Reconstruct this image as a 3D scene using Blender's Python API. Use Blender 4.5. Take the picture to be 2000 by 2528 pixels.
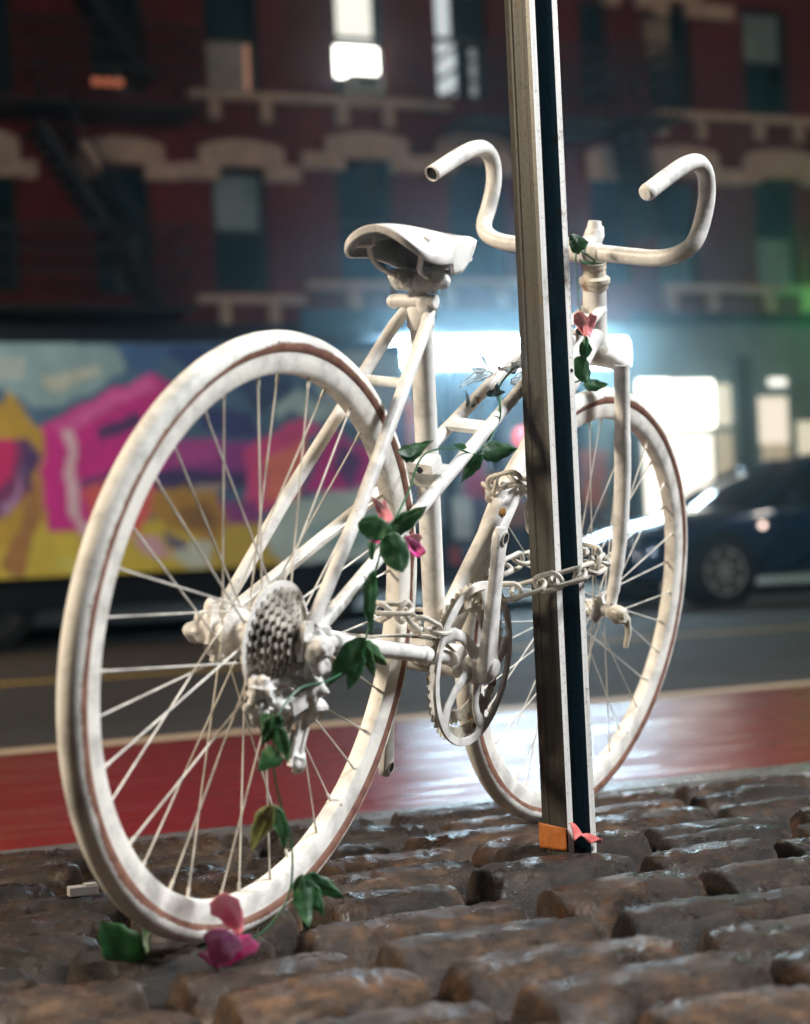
import bpy, bmesh, math, random
from mathutils import Vector, Matrix, noise
random.seed(7)
C = bpy.context.scene
for o in list(bpy.data.objects): bpy.data.objects.remove(o)
COL = C.collection
R = math.radians
# ------------------------------------------------------------------ camera
CAM_Z, PITCH, ROLL, FPX = 0.4367, 0.014639, -0.045339, 4506.5
cw = Vector((0, math.cos(PITCH), math.sin(PITCH))); _r = Vector((1, 0, 0)); _u = _r.cross(cw)
cr = _r*math.cos(ROLL) + _u*math.sin(ROLL); cu = -_r*math.sin(ROLL) + _u*math.cos(ROLL)
cc = Vector((0, 0, CAM_Z))
cam = bpy.data.cameras.new("camera"); cam_o = bpy.data.objects.new("camera", cam); COL.objects.link(cam_o)
m = Matrix.Identity(4)
for i in range(3): m[i][0], m[i][1], m[i][2], m[i][3] = cr[i], cu[i], -cw[i], cc[i]
cam_o.matrix_world = m
cam.sensor_fit = 'VERTICAL'; cam.sensor_height = 24.0; cam.lens = 24.0*FPX/2528
cam.clip_start = 0.05; cam.clip_end = 400
cam.dof.use_dof = True; cam.dof.focus_distance = 2.42; cam.dof.aperture_fstop = cam.lens/1000/0.0185; cam.dof.aperture_blades = 0
C.camera = cam_o
# ------------------------------------------------------------------ world (night) and exposure
W = bpy.data.worlds.new("World"); C.world = W; W.use_nodes = True
nt = W.node_tree; bg = nt.nodes['Background']
sky = nt.nodes.new('ShaderNodeTexSky'); sky.sky_type = 'NISHITA'; sky.sun_disc = False
sky.sun_elevation = R(-4); sky.sun_rotation = R(200)
nt.links.new(sky.outputs[0], bg.inputs[0]); bg.inputs[1].default_value = 0.15
C.view_settings.view_transform = 'Standard'; C.view_settings.look = 'None'; C.view_settings.exposure = 0; C.view_settings.gamma = 1
C.cycles.max_bounces = 6; C.cycles.sample_clamp_indirect = 4
# ------------------------------------------------------------------ street frame: s along the street, n across it
TH = R(22.3); SD = Vector((math.cos(TH), math.sin(TH), 0)); ND = Vector((-math.sin(TH), math.cos(TH), 0))
def st(s, n, z): return SD*s + ND*n + Vector((0, 0, z))
def ray(x, y): return cw + cr*((x-1000)/FPX) - cu*((y-1264)/FPX)
def px(x, y, t): return cc + ray(x, y)*t
def on_n(x, y, n):
    d = ray(x, y); t = (n - cc.dot(ND))/d.dot(ND); P = cc + d*t
    return P.dot(SD), P.z
# ------------------------------------------------------------------ street lamps (sodium and white) out of frame
def lamp(name, kind, loc, to, energy, col, size=0.4, spot=None):
    l = bpy.data.lights.new(name, kind); l.energy = energy; l.color = col
    if kind == 'AREA': l.size = size
    else: l.shadow_soft_size = size
    if kind == 'SPOT': l.spot_size = spot; l.spot_blend = 0.6
    o = bpy.data.objects.new(name, l); COL.objects.link(o); o.location = loc
    o.rotation_euler = (Vector(to)-Vector(loc)).to_track_quat('-Z', 'Y').to_euler(); return o
lamp('street_lamp_light', 'AREA', (5.2, 2.2, 5.0), (0.1, 2.4, 0.5), 1000, (.96, .98, 1.0), 1.4)
lamp('street_lamp_light', 'AREA', (-4.7, 0.9, 3.6), (0, 2.4, 0.5), 500, (1.0, .85, .66), 1.0)
lamp('street_lamp_light', 'AREA', st(-1.5, 10.0, 4.4), st(-1.5, 17, 0.0), 380, (1.0, .90, .78), .6)
lamp('street_lamp_light', 'AREA', st(14, 13.0, 8.0), st(13, 22, 2.5), 230, (1.0, .84, .66), .6)
# ------------------------------------------------------------------ materials
def newmat(name):
    M = bpy.data.materials.new(name); M.use_nodes = True; return M, M.node_tree, M.node_tree.nodes['Principled BSDF']
def nz(t, scale, detail=4, rough=.55, vec=None, coord='Object'):
    n = t.nodes.new('ShaderNodeTexNoise'); n.inputs['Scale'].default_value = scale; n.inputs['Detail'].default_value = detail
    n.inputs['Roughness'].default_value = rough
    if vec is None:
        tc = t.nodes.new('ShaderNodeTexCoord'); vec = tc.outputs[coord]
    t.links.new(vec, n.inputs['Vector']); return n
def ramp(t, fac, stops):
    r = t.nodes.new('ShaderNodeValToRGB'); el = r.color_ramp.elements
    while len(el) < len(stops): el.new(.5)
    for e, (p, c) in zip(el, stops): e.position = p; e.color = (*c, 1) if len(c) == 3 else c
    t.links.new(fac, r.inputs[0]); return r
def mix(t, fac, a, b):
    m = t.nodes.new('ShaderNodeMix'); m.data_type = 'RGBA'
    for s, v in ((m.inputs[0], fac), (m.inputs[6], a), (m.inputs[7], b)):
        if isinstance(v, (int, float)): s.default_value = v
        elif isinstance(v, tuple): s.default_value = (*v, 1)
        else: t.links.new(v, s)
    return m.outputs[2]
def bump(t, b, h, strength, dist):
    n = t.nodes.new('ShaderNodeBump'); n.inputs['Strength'].default_value = strength; n.inputs['Distance'].default_value = dist
    t.links.new(h, n.inputs['Height']); t.links.new(n.outputs[0], b.inputs['Normal'])
def simple(name, col, rough=.5, metal=0, var=.15, scale=20, bmp=0, bdist=.001, rvar=0, coat=0, spec=.5):
    M, t, b = newmat(name)
    if max(col) < .05: spec = .15
    b.inputs['Specular IOR Level'].default_value = spec
    n = nz(t, scale)
    c0 = tuple(max(0, x*(1-var)) for x in col); c1 = tuple(min(1, x*(1+var)) for x in col)
    r = ramp(t, n.outputs[0], [(.3, c0), (.7, c1)]); t.links.new(r.outputs[0], b.inputs['Base Color'])
    b.inputs['Roughness'].default_value = rough; b.inputs['Metallic'].default_value = metal
    if coat: b.inputs['Coat Weight'].default_value = coat
    if rvar:
        rr = ramp(t, nz(t, scale*2.3).outputs[0], [(.3, (rough-rvar,)*3), (.7, (rough+rvar,)*3)]); t.links.new(rr.outputs[0], b.inputs['Roughness'])
    if bmp: bump(t, b, nz(t, scale*2).outputs[0], bmp, bdist)
    return M
def emit(name, col, strength, base=(.5, .5, .5)):
    M, t, b = newmat(name); b.inputs['Base Color'].default_value = (*base, 1)
    b.inputs['Emission Color'].default_value = (*col, 1); b.inputs['Emission Strength'].default_value = strength; return M
def paint_white(name, rust=.03, gloop=.5, tone=(.82, .80, .76), grime=.26):
    """matt white spray paint over everything: brush-thick lumps, grime, rust spots"""
    M, t, b = newmat(name)
    g = ramp(t, nz(t, 28, 6, .6).outputs[0], [(.36, tuple(x*(1-grime*1.3) for x in tone)), (.56, tone)])
    g2 = ramp(t, nz(t, 160, 3, .6).outputs[0], [(.26, (.30, .26, .20)), (.34, (1, 1, 1))])
    mm = t.nodes.new('ShaderNodeMix'); mm.data_type = 'RGBA'; mm.blend_type = 'MULTIPLY'; mm.inputs[0].default_value = .8
    t.links.new(g.outputs[0], mm.inputs[6]); t.links.new(g2.outputs[0], mm.inputs[7])
    rs = ramp(t, nz(t, 17, 5, .7).outputs[0], [(.71-rust, (0, 0, 0)), (.76-rust, (1, 1, 1))])
    rc = ramp(t, nz(t, 90).outputs[0], [(.35, (.10, .035, .01)), (.65, (.34, .16, .035))])
    t.links.new(mix(t, rs.outputs[0], mm.outputs[2], rc.outputs[0]), b.inputs['Base Color'])
    b.inputs['Roughness'].default_value = .42
    bump(t, b, nz(t, 120, 5, .6).outputs[0], gloop, .0012)
    return M
M_WHITE = paint_white('white_paint')
M_GLOOP = paint_white('lumpy_white_paint', rust=.03, gloop=1.0, grime=.4)
M_WORN = paint_white('worn_white_paint', rust=.10, gloop=.8, tone=(.66, .61, .50), grime=.35)
M_RIM = paint_white('rim_paint', rust=.0, gloop=.25, tone=(.84, .81, .74))
M_CHAIN = paint_white('chain_paint', rust=.06, gloop=.8, tone=(.64, .60, .52), grime=.4)
M_CASS = paint_white('sprocket_paint', rust=.14, gloop=.9, tone=(.70, .65, .57), grime=.55)
M_SPOKE = paint_white('spoke_paint', rust=.04, gloop=.5, tone=(.74, .70, .62), grime=.3)
M_DARKIN = simple('hole_shade', (.02, .022, .025), .6)  # dark plugs and discs: shade inside holes put into the colour
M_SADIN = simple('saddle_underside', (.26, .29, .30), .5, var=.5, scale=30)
def tyre_mat():
    M, t, b = newmat('painted_tyre')
    tc = t.nodes.new('ShaderNodeTexCoord'); sep = t.nodes.new('ShaderNodeSeparateXYZ'); t.links.new(tc.outputs['Object'], sep.inputs[0])
    cx = t.nodes.new('ShaderNodeCombineXYZ'); t.links.new(sep.outputs[0], cx.inputs[0]); t.links.new(sep.outputs[2], cx.inputs[2])
    ln = t.nodes.new('ShaderNodeVectorMath'); ln.operation = 'LENGTH'; t.links.new(cx.outputs[0], ln.inputs[0])
    n1 = nz(t, 5, 3); n2 = nz(t, 130, 4)
    def madd(a, k, c):
        q = t.nodes.new('ShaderNodeMath'); q.operation = 'MULTIPLY_ADD'; q.inputs[1].default_value = k
        t.links.new(a, q.inputs[0])
        if isinstance(c, float): q.inputs[2].default_value = c
        else: t.links.new(c, q.inputs[2])
        return q.outputs[0]
    rr = madd(n1.outputs[0], .022, madd(n2.outputs[0], .005, ln.outputs['Value']))   # about r+.0095
    mr = t.nodes.new('ShaderNodeMapRange'); mr.inputs[1].default_value = .3335; mr.inputs[2].default_value = .3475
    t.links.new(rr, mr.inputs[0])
    band = ramp(t, mr.outputs[0], [(.42, (1, 1, 1)), (.50, (0, 0, 0))])
    brown = ramp(t, nz(t, 60, 5).outputs[0], [(.3, (.13, .05, .035)), (.7, (.27, .13, .085))])
    wh = ramp(t, nz(t, 22, 6, .65).outputs[0], [(.30, (.42, .41, .37)), (.55, (.78, .76, .70))])
    sp = ramp(t, nz(t, 46, 4, .7).outputs[0], [(.66, (0, 0, 0)), (.73, (1, 1, 1))])
    w2 = mix(t, sp.outputs[0], wh.outputs[0], (.17, .15, .13))
    t.links.new(mix(t, band.outputs[0], w2, brown.outputs[0]), b.inputs['Base Color'])
    b.inputs['Roughness'].default_value = .6; bump(t, b, nz(t, 220, 3).outputs[0], .5, .001)
    return M
M_TYRE = tyre_mat()
# ------------------------------------------------------------------ object helpers
def tag(o, label=None, cat=None, group=None, kind=None):
    if label: o['label'] = label
    if cat: o['category'] = cat
    if group: o['group'] = group
    if kind: o['kind'] = kind
    return o
def thing(name, label, cat, loc=(0, 0, 0), group=None, mat=None):
    o = bpy.data.objects.new(name, None); COL.objects.link(o); o.empty_display_size = .1
    if mat is not None: o.matrix_world = mat
    else: o.location = loc
    return tag(o, label, cat, group)
def mesh_obj(name, verts, faces, mat, parent=None, smooth=True, loc=None, mats=None, fmat=None):
    me = bpy.data.meshes.new(name); me.from_pydata([tuple(v) for v in verts], [], faces); me.update()
    for mm in (mats or [mat]): me.materials.append(mm)
    if fmat: me.polygons.foreach_set('material_index', fmat)
    if smooth: me.polygons.foreach_set('use_smooth', [True]*len(me.polygons))
    o = bpy.data.objects.new(name, me); COL.objects.link(o)
    if parent: o.parent = parent
    if loc is not None: o.location = loc
    return o
class MB:
    """collects shapes into one mesh"""
    def __init__(s): s.v = []; s.f = []; s.m = []; s.mi = 0
    def add(s, vs, fs):
        k = len(s.v); s.v += [Vector(v) for v in vs]; s.f += [tuple(i+k for i in f) for f in fs]; s.m += [s.mi]*len(fs)
    def box(s, c, h, ax=None, taper=1):
        ax = ax or (Vector((1, 0, 0)), Vector((0, 1, 0)), Vector((0, 0, 1))); c = Vector(c)
        vs = [c + ax[0]*(h[0]*i*(taper if k > 0 else 1)) + ax[1]*(h[1]*j*(taper if k > 0 else 1)) + ax[2]*(h[2]*k) for i in (-1, 1) for j in (-1, 1) for k in (-1, 1)]
        s.add(vs, [(0, 1, 3, 2), (4, 6, 7, 5), (0, 4, 5, 1), (2, 3, 7, 6), (0, 2, 6, 4), (1, 5, 7, 3)])
    def tube(s, pts, r, seg=14, cap=True, squash=None, closed=False):
        pts = [Vector(p) for p in pts]; n = len(pts)
        rs = r if isinstance(r, (list, tuple)) else [r]*n
        T = []
        for i in range(n):
            a = pts[(i-1) % n] if (closed or i > 0) else pts[i]; b = pts[(i+1) % n] if (closed or i < n-1) else pts[i]
            T.append((b-a).normalized())
        nrm = T[0].orthogonal().normalized(); vs = []
        for i in range(n):
            nrm = (nrm - T[i]*nrm.dot(T[i])).normalized(); bi = T[i].cross(nrm)
            for k in range(seg):
                a = 2*math.pi*k/seg; d = nrm*math.cos(a)+bi*math.sin(a)
                if squash: d = d - squash[0]*(d.dot(squash[0])*(1-squash[1]))
                vs.append(pts[i]+d*rs[i])
        fs = []
        for i in range(n if closed else n-1):
            j = (i+1) % n
            for k in range(seg):
                k2 = (k+1) % seg; fs.append((i*seg+k, i*seg+k2, j*seg+k2, j*seg+k))
        if cap and not closed: fs += [tuple(range(seg))[::-1], tuple(range((n-1)*seg, n*seg))]
        s.add(vs, fs)
    def lathe(s, o, axis, prof, seg=40, cap=True):
        """prof: list of (dist along axis, radius)"""
        o = Vector(o); ax = Vector(axis).normalized(); a = ax.orthogonal().normalized(); b = ax.cross(a)
        vs = []; n = len(prof)
        for d, r in prof:
            for k in range(seg):
                t = 2*math.pi*k/seg; vs.append(o+ax*d+(a*math.cos(t)+b*math.sin(t))*max(r, 1e-5))
        fs = [(i*seg+k, i*seg+(k+1) % seg, (i+1)*seg+(k+1) % seg, (i+1)*seg+k) for i in range(n-1) for k in range(seg)]
        if cap: fs += [tuple(range(seg))[::-1], tuple(range((n-1)*seg, n*seg))]
        s.add(vs, fs)
    def blob(s, c, r, amp=.25, freq=60, seg=12, sc=(1, 1, 1)):
        c = Vector(c); vs = []; fs = []; n = seg
        for i in range(n+1):
            for k in range(2*n):
                th = math.pi*i/n; ph = math.pi*k/n
                d = Vector((math.sin(th)*math.cos(ph), math.sin(th)*math.sin(ph), math.cos(th)))
                q = 1+amp*noise.noise((c+d*r)*freq)*2
                vs.append(c+Vector((d.x*sc[0], d.y*sc[1], d.z*sc[2]))*r*q)
        for i in range(n):
            for k in range(2*n):
                k2 = (k+1) % (2*n); fs.append((i*2*n+k, (i+1)*2*n+k, (i+1)*2*n+k2, i*2*n+k2))
        s.add(vs, fs)
    def ring(s, o, axis, prof, seg=96):
        """closed profile revolved: prof list of (d, r)"""
        o = Vector(o); ax = Vector(axis).normalized()
        a = Vector((1, 0, 0)) if abs(ax.x) < .9 else Vector((0, 0, 1)); a = (a-ax*a.dot(ax)).normalized(); b = ax.cross(a); n = len(prof); vs = []
        for k in range(seg):
            t = 2*math.pi*k/seg; dr = a*math.cos(t)+b*math.sin(t)
            for d, r in prof: vs.append(o+ax*d+dr*r)
        s.add(vs, [(k*n+i, ((k+1) % seg)*n+i, ((k+1) % seg)*n+(i+1) % n, k*n+(i+1) % n) for k in range(seg) for i in range(n)])
    def gear(s, o, axis, ro, ri, th, teeth, depth):
        o = Vector(o); ax = Vector(axis).normalized(); a = Vector((1, 0, 0)); a = (a-ax*a.dot(ax)).normalized(); b = ax.cross(a); n = teeth*4; vs = []
        for k in range(n):
            t = 2*math.pi*k/n; dr = a*math.cos(t)+b*math.sin(t); R_ = ro if k % 4 in (0, 1) else ro-depth
            for d, r in ((-th, ri), (-th, R_), (th, R_), (th, ri)): vs.append(o+ax*d+dr*r)
        s.add(vs, [(k*4+i, ((k+1) % n)*4+i, ((k+1) % n)*4+(i+1) % 4, k*4+(i+1) % 4) for k in range(n) for i in range(4)])
    def build(s, name, mat, parent=None, smooth=True, bevel=0, mats=None, origin=None):
        vs = s.v
        if origin is not None: vs = [v-Vector(origin) for v in vs]
        o = mesh_obj(name, vs, s.f, mat, parent, smooth, loc=origin, mats=mats, fmat=s.m if mats else None)
        bm = bmesh.new(); bm.from_mesh(o.data); bmesh.ops.recalc_face_normals(bm, faces=bm.faces); bm.to_mesh(o.data); bm.free()
        if smooth:
            try: o.data.set_sharp_from_angle(angle=R(38))
            except Exception: pass
        if bevel:
            b = o.modifiers.new('bevel', 'BEVEL'); b.width = bevel; b.segments = 2; b.limit_method = 'ANGLE'; b.harden_normals = False
        return o
def catmull(P, n=8):
    P = [Vector(p) for p in P]; out = []
    for i in range(len(P)-1):
        a = P[max(i-1, 0)]; b = P[i]; c = P[i+1]; d = P[min(i+2, len(P)-1)]
        for k in range(n):
            t = k/n; out.append(.5*((2*b)+(c-a)*t+(2*a-5*b+4*c-d)*t*t+(3*b-a-3*c+d)*t**3))
    out.append(P[-1]); return out

# ================================================================== THE GROUND
ROAD0, RS, KN = -0.130, 0.0177, 2.87     # road level at the kerb, cross fall, kerb position (n)
def walk_z(n): return 0.0372-0.0187*n     # pavement falls gently to the kerb
POLE_PX = (1404, 2096, 2.412)
POSTX = px(*POLE_PX); PS, PN = POSTX.dot(SD), POSTX.dot(ND)
def heave(s, n): return .024*math.exp(-((s-PS)**2+(n-PN)**2)/.05)   # stones heaved up round the post
def road_z(n): return ROAD0-RS*(n-KN)
def asphalt(name, c0, c1, r0, r1, sc=40, streak=True, bm=.6):
    M, t, b = newmat(name)
    r = ramp(t, nz(t, sc, 6, .7).outputs[0], [(.3, c0), (.7, c1)]); t.links.new(r.outputs[0], b.inputs['Base Color'])
    tc = t.nodes.new('ShaderNodeTexCoord'); mp = t.nodes.new('ShaderNodeMapping'); mp.inputs['Scale'].default_value = (1.2, 5, 1)
    t.links.new(tc.outputs['Object'], mp.inputs[0])
    rr = ramp(t, nz(t, 2.2, 5, .65, vec=mp.outputs[0]).outputs[0], [(.35, (r0,)*3), (.65, (r1,)*3)]); t.links.new(rr.outputs[0], b.inputs['Roughness'])
    bump(t, b, nz(t, sc*2.2, 4, .7).outputs[0], bm, .004); return M
M_ASPH = asphalt('asphalt', (.020, .017, .014), (.050, .042, .033), .60, .8)
M_RED = asphalt('red_lane_paint', (.095, .003, .003), (.16, .006, .005), .20, .46, 14, bm=.34)
M_LINEW = asphalt('cream_line_paint', (.40, .27, .17), (.62, .46, .31), .45, .6, 60)
M_LINEY = asphalt('yellow_line_paint', (.50, .30, .03), (.70, .42, .06), .5, .65, 60)
M_CONC = asphalt('concrete', (.14, .14, .13), (.24, .23, .22), .4, .6, 20)
def strip(name, n0, n1, zf, mat, s0=-60, s1=90, dz=0, label=None, kind='structure', div=1):
    L = Matrix.Rotation(TH, 4, 'Z')
    vs = []; fs = []
    for i in range(div+1):
        n = n0+(n1-n0)*i/div; vs += [(s0, n, zf(n)+dz), (s1, n, zf(n)+dz)]
    for i in range(div): fs.append((2*i, 2*i+1, 2*i+3, 2*i+2))
    o = mesh_obj(name, vs, fs, mat, smooth=False); o.matrix_world = L; tag(o, label, kind=kind); return o
NW = [5.72, 5.87]    # cream line
strip('road', KN+.10, 17.4, road_z, M_ASPH)
strip('bus_lane', KN+.30, 5.70, road_z, M_RED, dz=.004)
strip('lane_line', 5.70, 5.88, road_z, M_LINEW, dz=.008)
strip('lane_line', 9.95, 10.12, road_z, M_LINEY, dz=.004)
strip('gutter', KN+.10, KN+.30, road_z, M_CONC, dz=.004)
strip('far_kerb', 17.4, 17.6, lambda n: road_z(17.4)+.13, M_CONC)
strip('far_pavement', 17.6, 60, lambda n: road_z(17.4)+.14, M_CONC)
FARZ = road_z(17.4)+.14
# kerb stones
kb = MB(); s = -7.0
while s < 11:
    L = random.uniform(1.2, 1.9)
    kb.box((s+L/2, KN+.045, walk_z(KN)-.132+random.uniform(-.004, .004)), (L/2-.004, .055, .12))
    s += L
M_KERB = simple('granite_kerb', (.09, .085, .08), .32, var=.35, scale=30, bmp=.6, bdist=.004, rvar=.12)
k = kb.build('kerb', M_KERB, smooth=False, bevel=.012); k.matrix_world = Matrix.Rotation(TH, 4, 'Z'); tag(k, kind='structure')
# cobbles: Belgian blocks in rows along the street
def cobbles():
    random.seed(42); vs = []; fs = []; cl = []; n = KN-.03; row = 0
    NX, NY = 26, 14
    while n > -2.2:
        w = random.uniform(.106, .128); near = n > 0.9
        s = -3.6+random.uniform(0, .2)
        while s < 5.2:
            L = random.uniform(.20, .33)
            c_s, c_n = s+L/2, n-w/2
            zc = walk_z(c_n)+heave(c_s, c_n)+random.uniform(-.003, .003); rot = random.uniform(-.025, .025)
            tx, ty = random.uniform(-.025, .025), random.uniform(-.05, .03); seed = random.uniform(0, 90)
            nx, ny = (NX, NY) if (abs(s-.8) < 2.4 and near) else (9, 6)
            k = len(vs); ex = random.uniform(3.4, 6.0); tone_ = random.choice((.55, .8, .95, 1.1, 1.35, 1.7))*random.uniform(.85, 1.15); warm_ = random.uniform(.02, .30)
            hl, hw = L/2-.003, w/2-.002
            for j in range(ny+1):
                for i in range(nx+1):
                    a = -1+2*i/nx; b = -1+2*j/ny
                    a = math.copysign(abs(a)**.62, a); b = math.copysign(abs(b)**.62, b)
                    m_ = min(1, (abs(a)**ex+abs(b)**ex))
                    x = a*hl*(1-.07*abs(b)**3); y = b*hw*(1-.10*abs(a)**4)
                    g = noise.noise(Vector((x*9+seed, y*14, seed)))
                    x += .006*noise.noise(Vector((y*25+seed, a, 3)))*abs(a); y += .007*noise.noise(Vector((x*14+seed, b, 9)))*abs(b)
                    dome = -.016*(.25*a*a+.75*b*b) - .046*max(0, (m_-.46)/.54)**2.2
                    z = dome+.0055*g+.0030*noise.noise(Vector((x*34+seed, y*46, 1)))*(1+m_)+.0030*noise.noise(Vector((x*95+seed, y*110, 5)))+.0022*noise.noise(Vector((x*190+seed, y*200, 2)))*(1+m_)-.004*max(0, noise.noise(Vector((x*30+seed, y*30, 8)))-.25)+tx*a*L*.3+ty*b*w*.4
                    X = x*math.cos(rot)-y*math.sin(rot); Y = x*math.sin(rot)+y*math.cos(rot)
                    vs.append((c_s+X, c_n+Y, zc+z)); cl.append((tone_*(1+warm_), tone_, tone_*(1-warm_), 1))
            for j in range(ny):
                for i in range(nx):
                    q = k+j*(nx+1)+i; fs.append((q, q+1, q+nx+2, q+nx+1))
            s += L+random.uniform(.007, .014)
        n -= w+random.uniform(.011, .018); row += 1
    M, t, b = newmat('wet_cobble_stone')
    tc = t.nodes.new('ShaderNodeTexCoord')
    big = nz(t, 3.2, 3, .6); mid = nz(t, 26, 6, .7); fine = nz(t, 190, 5, .8)
    c1 = ramp(t, mid.outputs[0], [(.32, (.004, .0026, .0018)), (.50, (.024, .016, .0095)), (.62, (.062, .042, .025)), (.76, (.15, .105, .065))])
    c2 = ramp(t, big.outputs[0], [(.35, (.62, .60, .66)), (.65, (1.25, 1.05, .85))])
    mm = t.nodes.new('ShaderNodeMix'); mm.data_type = 'RGBA'; mm.blend_type = 'MULTIPLY'; mm.inputs[0].default_value = 1
    t.links.new(c1.outputs[0], mm.inputs[6]); t.links.new(c2.outputs[0], mm.inputs[7]); at = t.nodes.new('ShaderNodeVertexColor'); at.layer_name = 'stone_tone'; m3 = t.nodes.new('ShaderNodeMix'); m3.data_type = 'RGBA'; m3.blend_type = 'MULTIPLY'; m3.inputs[0].default_value = 1
    t.links.new(mm.outputs[2], m3.inputs[6]); t.links.new(at.outputs[0], m3.inputs[7]); t.links.new(m3.outputs[2], b.inputs['Base Color'])
    rr = ramp(t, nz(t, 14, 5, .7).outputs[0], [(.40, (.16,)*3), (.56, (.48,)*3)]); t.links.new(rr.outputs[0], b.inputs['Roughness'])
    ad = t.nodes.new('ShaderNodeMath'); ad.operation = 'ADD'; t.links.new(mid.outputs[0], ad.inputs[0]); t.links.new(fine.outputs[0], ad.inputs[1])
    bump(t, b, ad.outputs[0], .8, .005)
    o = mesh_obj('cobbled_pavement', vs, fs, M); ca = o.data.color_attributes.new('stone_tone', 'FLOAT_COLOR', 'POINT'); ca.data.foreach_set('color', [x for c in cl for x in c]); o.matrix_world = Matrix.Rotation(TH, 4, 'Z'); tag(o, kind='structure')
    strip('pavement_bed', -6, KN-.02, lambda n: walk_z(n)-.048, simple('sand_joint', (.010, .007, .005), .8, scale=60, bmp=.8, bdist=.006), -40, 60)
    strip('pavement_behind', -40, -6, lambda n: walk_z(n)-.034, M_CONC, -40, 60)
cobbles()

# ================================================================== THE BICYCLE
BO = Vector((-.21919, 2.05373, 0))
_psi, _lean, _b = 1.069923, 0.170107, 0.017112
_F = Vector((math.cos(_psi), math.sin(_psi), 0)); _Rr = Vector((math.sin(_psi), -math.cos(_psi), 0)); _U = Vector((0, 0, 1))
BR = _Rr*math.cos(_lean)-_U*math.sin(_lean); _U2 = _U*math.cos(_lean)+_Rr*math.sin(_lean)
BF = _F*math.cos(_b)-_U2*math.sin(_b); BU = _F*math.sin(_b)+_U2*math.cos(_b)
BM = Matrix.Identity(4)
for i in range(3): BM[i][0], BM[i][1], BM[i][2], BM[i][3] = BF[i], -BR[i], BU[i], BO[i]
def B(u, v, w): return Vector((u, -v, w))              # bike coordinates: forward, drive side, up
def bw(u, v, w): return BM @ B(u, v, w)                # to world
AX = Vector((-math.cos(R(72)), 0, math.sin(R(72))))
LW = 0.9156; HO = Vector((LW, 0, .34))+.047*Vector((math.sin(R(72)), 0, math.cos(R(72))))
def S(u, v, w, a=0.10446):                             # steered assembly
    d = Vector((u, v, w))-HO; c, s_ = math.cos(a), math.sin(a)
    p = HO+d*c+AX.cross(d)*s_+AX*(d.dot(AX)*(1-c)); return B(p.x, p.y, p.z)
bike = thing('bicycle', 'white painted road bicycle chained to the metal post, flipped drop handlebars, no pedals', 'bicycle', mat=BM)
Y = Vector((0, 1, 0))
fr = MB()
BB = (.432, 0, .290)
fr.tube([B(*BB), B(.281, 0, .738)], .0146, 20)
fr.lathe(B(.289, 0, .712), (B(.281, 0, .74)-B(.432, 0, .29)), [(0, .0155), (.003, .0175), (.026, .0175), (.030, .016)], 20)
fr.tube([B(.270, -.030, .742), B(.268, .028, .745)], .0085, 12)           # seat cluster binder bolt
fr.blob(B(.272, .016, .742), .0135, .2); fr.blob(B(.272, -.034, .741), .008, .2)
fr.lathe(B(.432, -.036, .29), -Y, [(0, .0215), (.004, .0225), (.068, .0225), (.072, .0215)], 24)
fr.tube([B(.437, 0, .300), B(.60, 0, .508), B(.838, 0, .768)], .0165, 20)
def hx(w): return .807+(.834-w)*.325
fr.tube([B(hx(.825), 0, .825), B(hx(.735), 0, .735)], .0178, 20)
for sg in (1, -1):
    fr.tube([B(.012, sg*.060, .352), B(.345, sg*.030, .531), B(.56, sg*.024, .666), B(hx(.79), sg*.012, .792)], [.0082, .0088, .0085, .008], 14)
    fr.tube([B(.006, sg*.060, .362), B(.10, sg*.050, .492), B(.26, sg*.022, .712), B(.283, sg*.014, .742)], [.0078, .0082, .008, .0075], 14)
    fr.tube([B(.016, sg*.060, .345), B(.16, sg*.052, .327), B(.33, sg*.040, .306), B(.42, sg*.030, .294)], [.0095, .011, .0105, .0095], 14)
    fr.lathe(B(.300, sg*.0425, .309), B(.42, sg*.030, .294)-B(.33, sg*.040, .306), [(0, .0108), (.002, .0126), (.018, .0126), (.02, .0108)], 18)
    fr.box(B(.004, sg*.062, .345), (.020, .0032, .022)); fr.box(B(.012, sg*.0625, .318), (.012, .003, .016))
fr.tube([B(.211, -.026, .640), B(.211, .026, .640)], .0065, 12)
fr.box(B(.4415, 0, .598), (.012, .027, .0035), (Vector((.84, 0, .54)), Y, Vector((-.54, 0, .84))))
fr.box(B(.345, 0, .531), (.013, .031, .011), (Vector((.84, 0, .54)), Y, Vector((-.54, 0, .84))))
fr.box(B(.322, 0, .545), (.013, .026, .007), (Vector((.84, 0, .54)), Y, Vector((-.54, 0, .84))))
frame = fr.build('frame', M_WHITE, bike)
rb = MB()
rb.lathe(B(.553, .013, .474)+Vector((0, 0, .012)), B(0, 1, .12), [(0, .006), (.004, .006), (.006, .002)], 12)
rb.build('bottle_boss', simple('rust', (.30, .15, .03), .8, scale=300, var=.6), frame)
hb = MB()
for (u, v, w, r) in ((.318, -.026, .546, .0075), (.336, .005, .548, .004), (.312, .012, .543, .0045)): hb.lathe(B(u-.007, v, w-.006), Vector((-.84, 0, -.54)), [(0, r), (.002, r)], 14)
for v in (0,): hb.box(B(.436, .001, .593), (.0022, .0075, .0036), (Vector((.84, 0, .54)), Y, Vector((-.54, 0, .84))))
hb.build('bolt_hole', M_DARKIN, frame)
pm = MB()
pm.tube([B(.437, .006, .354), B(.53, .004, .452), B(.80, 0, .775)], [.010, .0125, .0115], 14)
pm.build('cable_sleeve', M_WHITE, bike)
sp = MB(); sp.tube([B(.281, 0, .735), B(.268, 0, .770)], .0127, 18)
sp.lathe(B(.262, -.032, .768), -Y, [(0, .009), (.006, .013), (.022, .0135), (.025, .0095), (.032, .0095), (.035, .0135), (.052, .014), (.060, .010)], 20)
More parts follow.
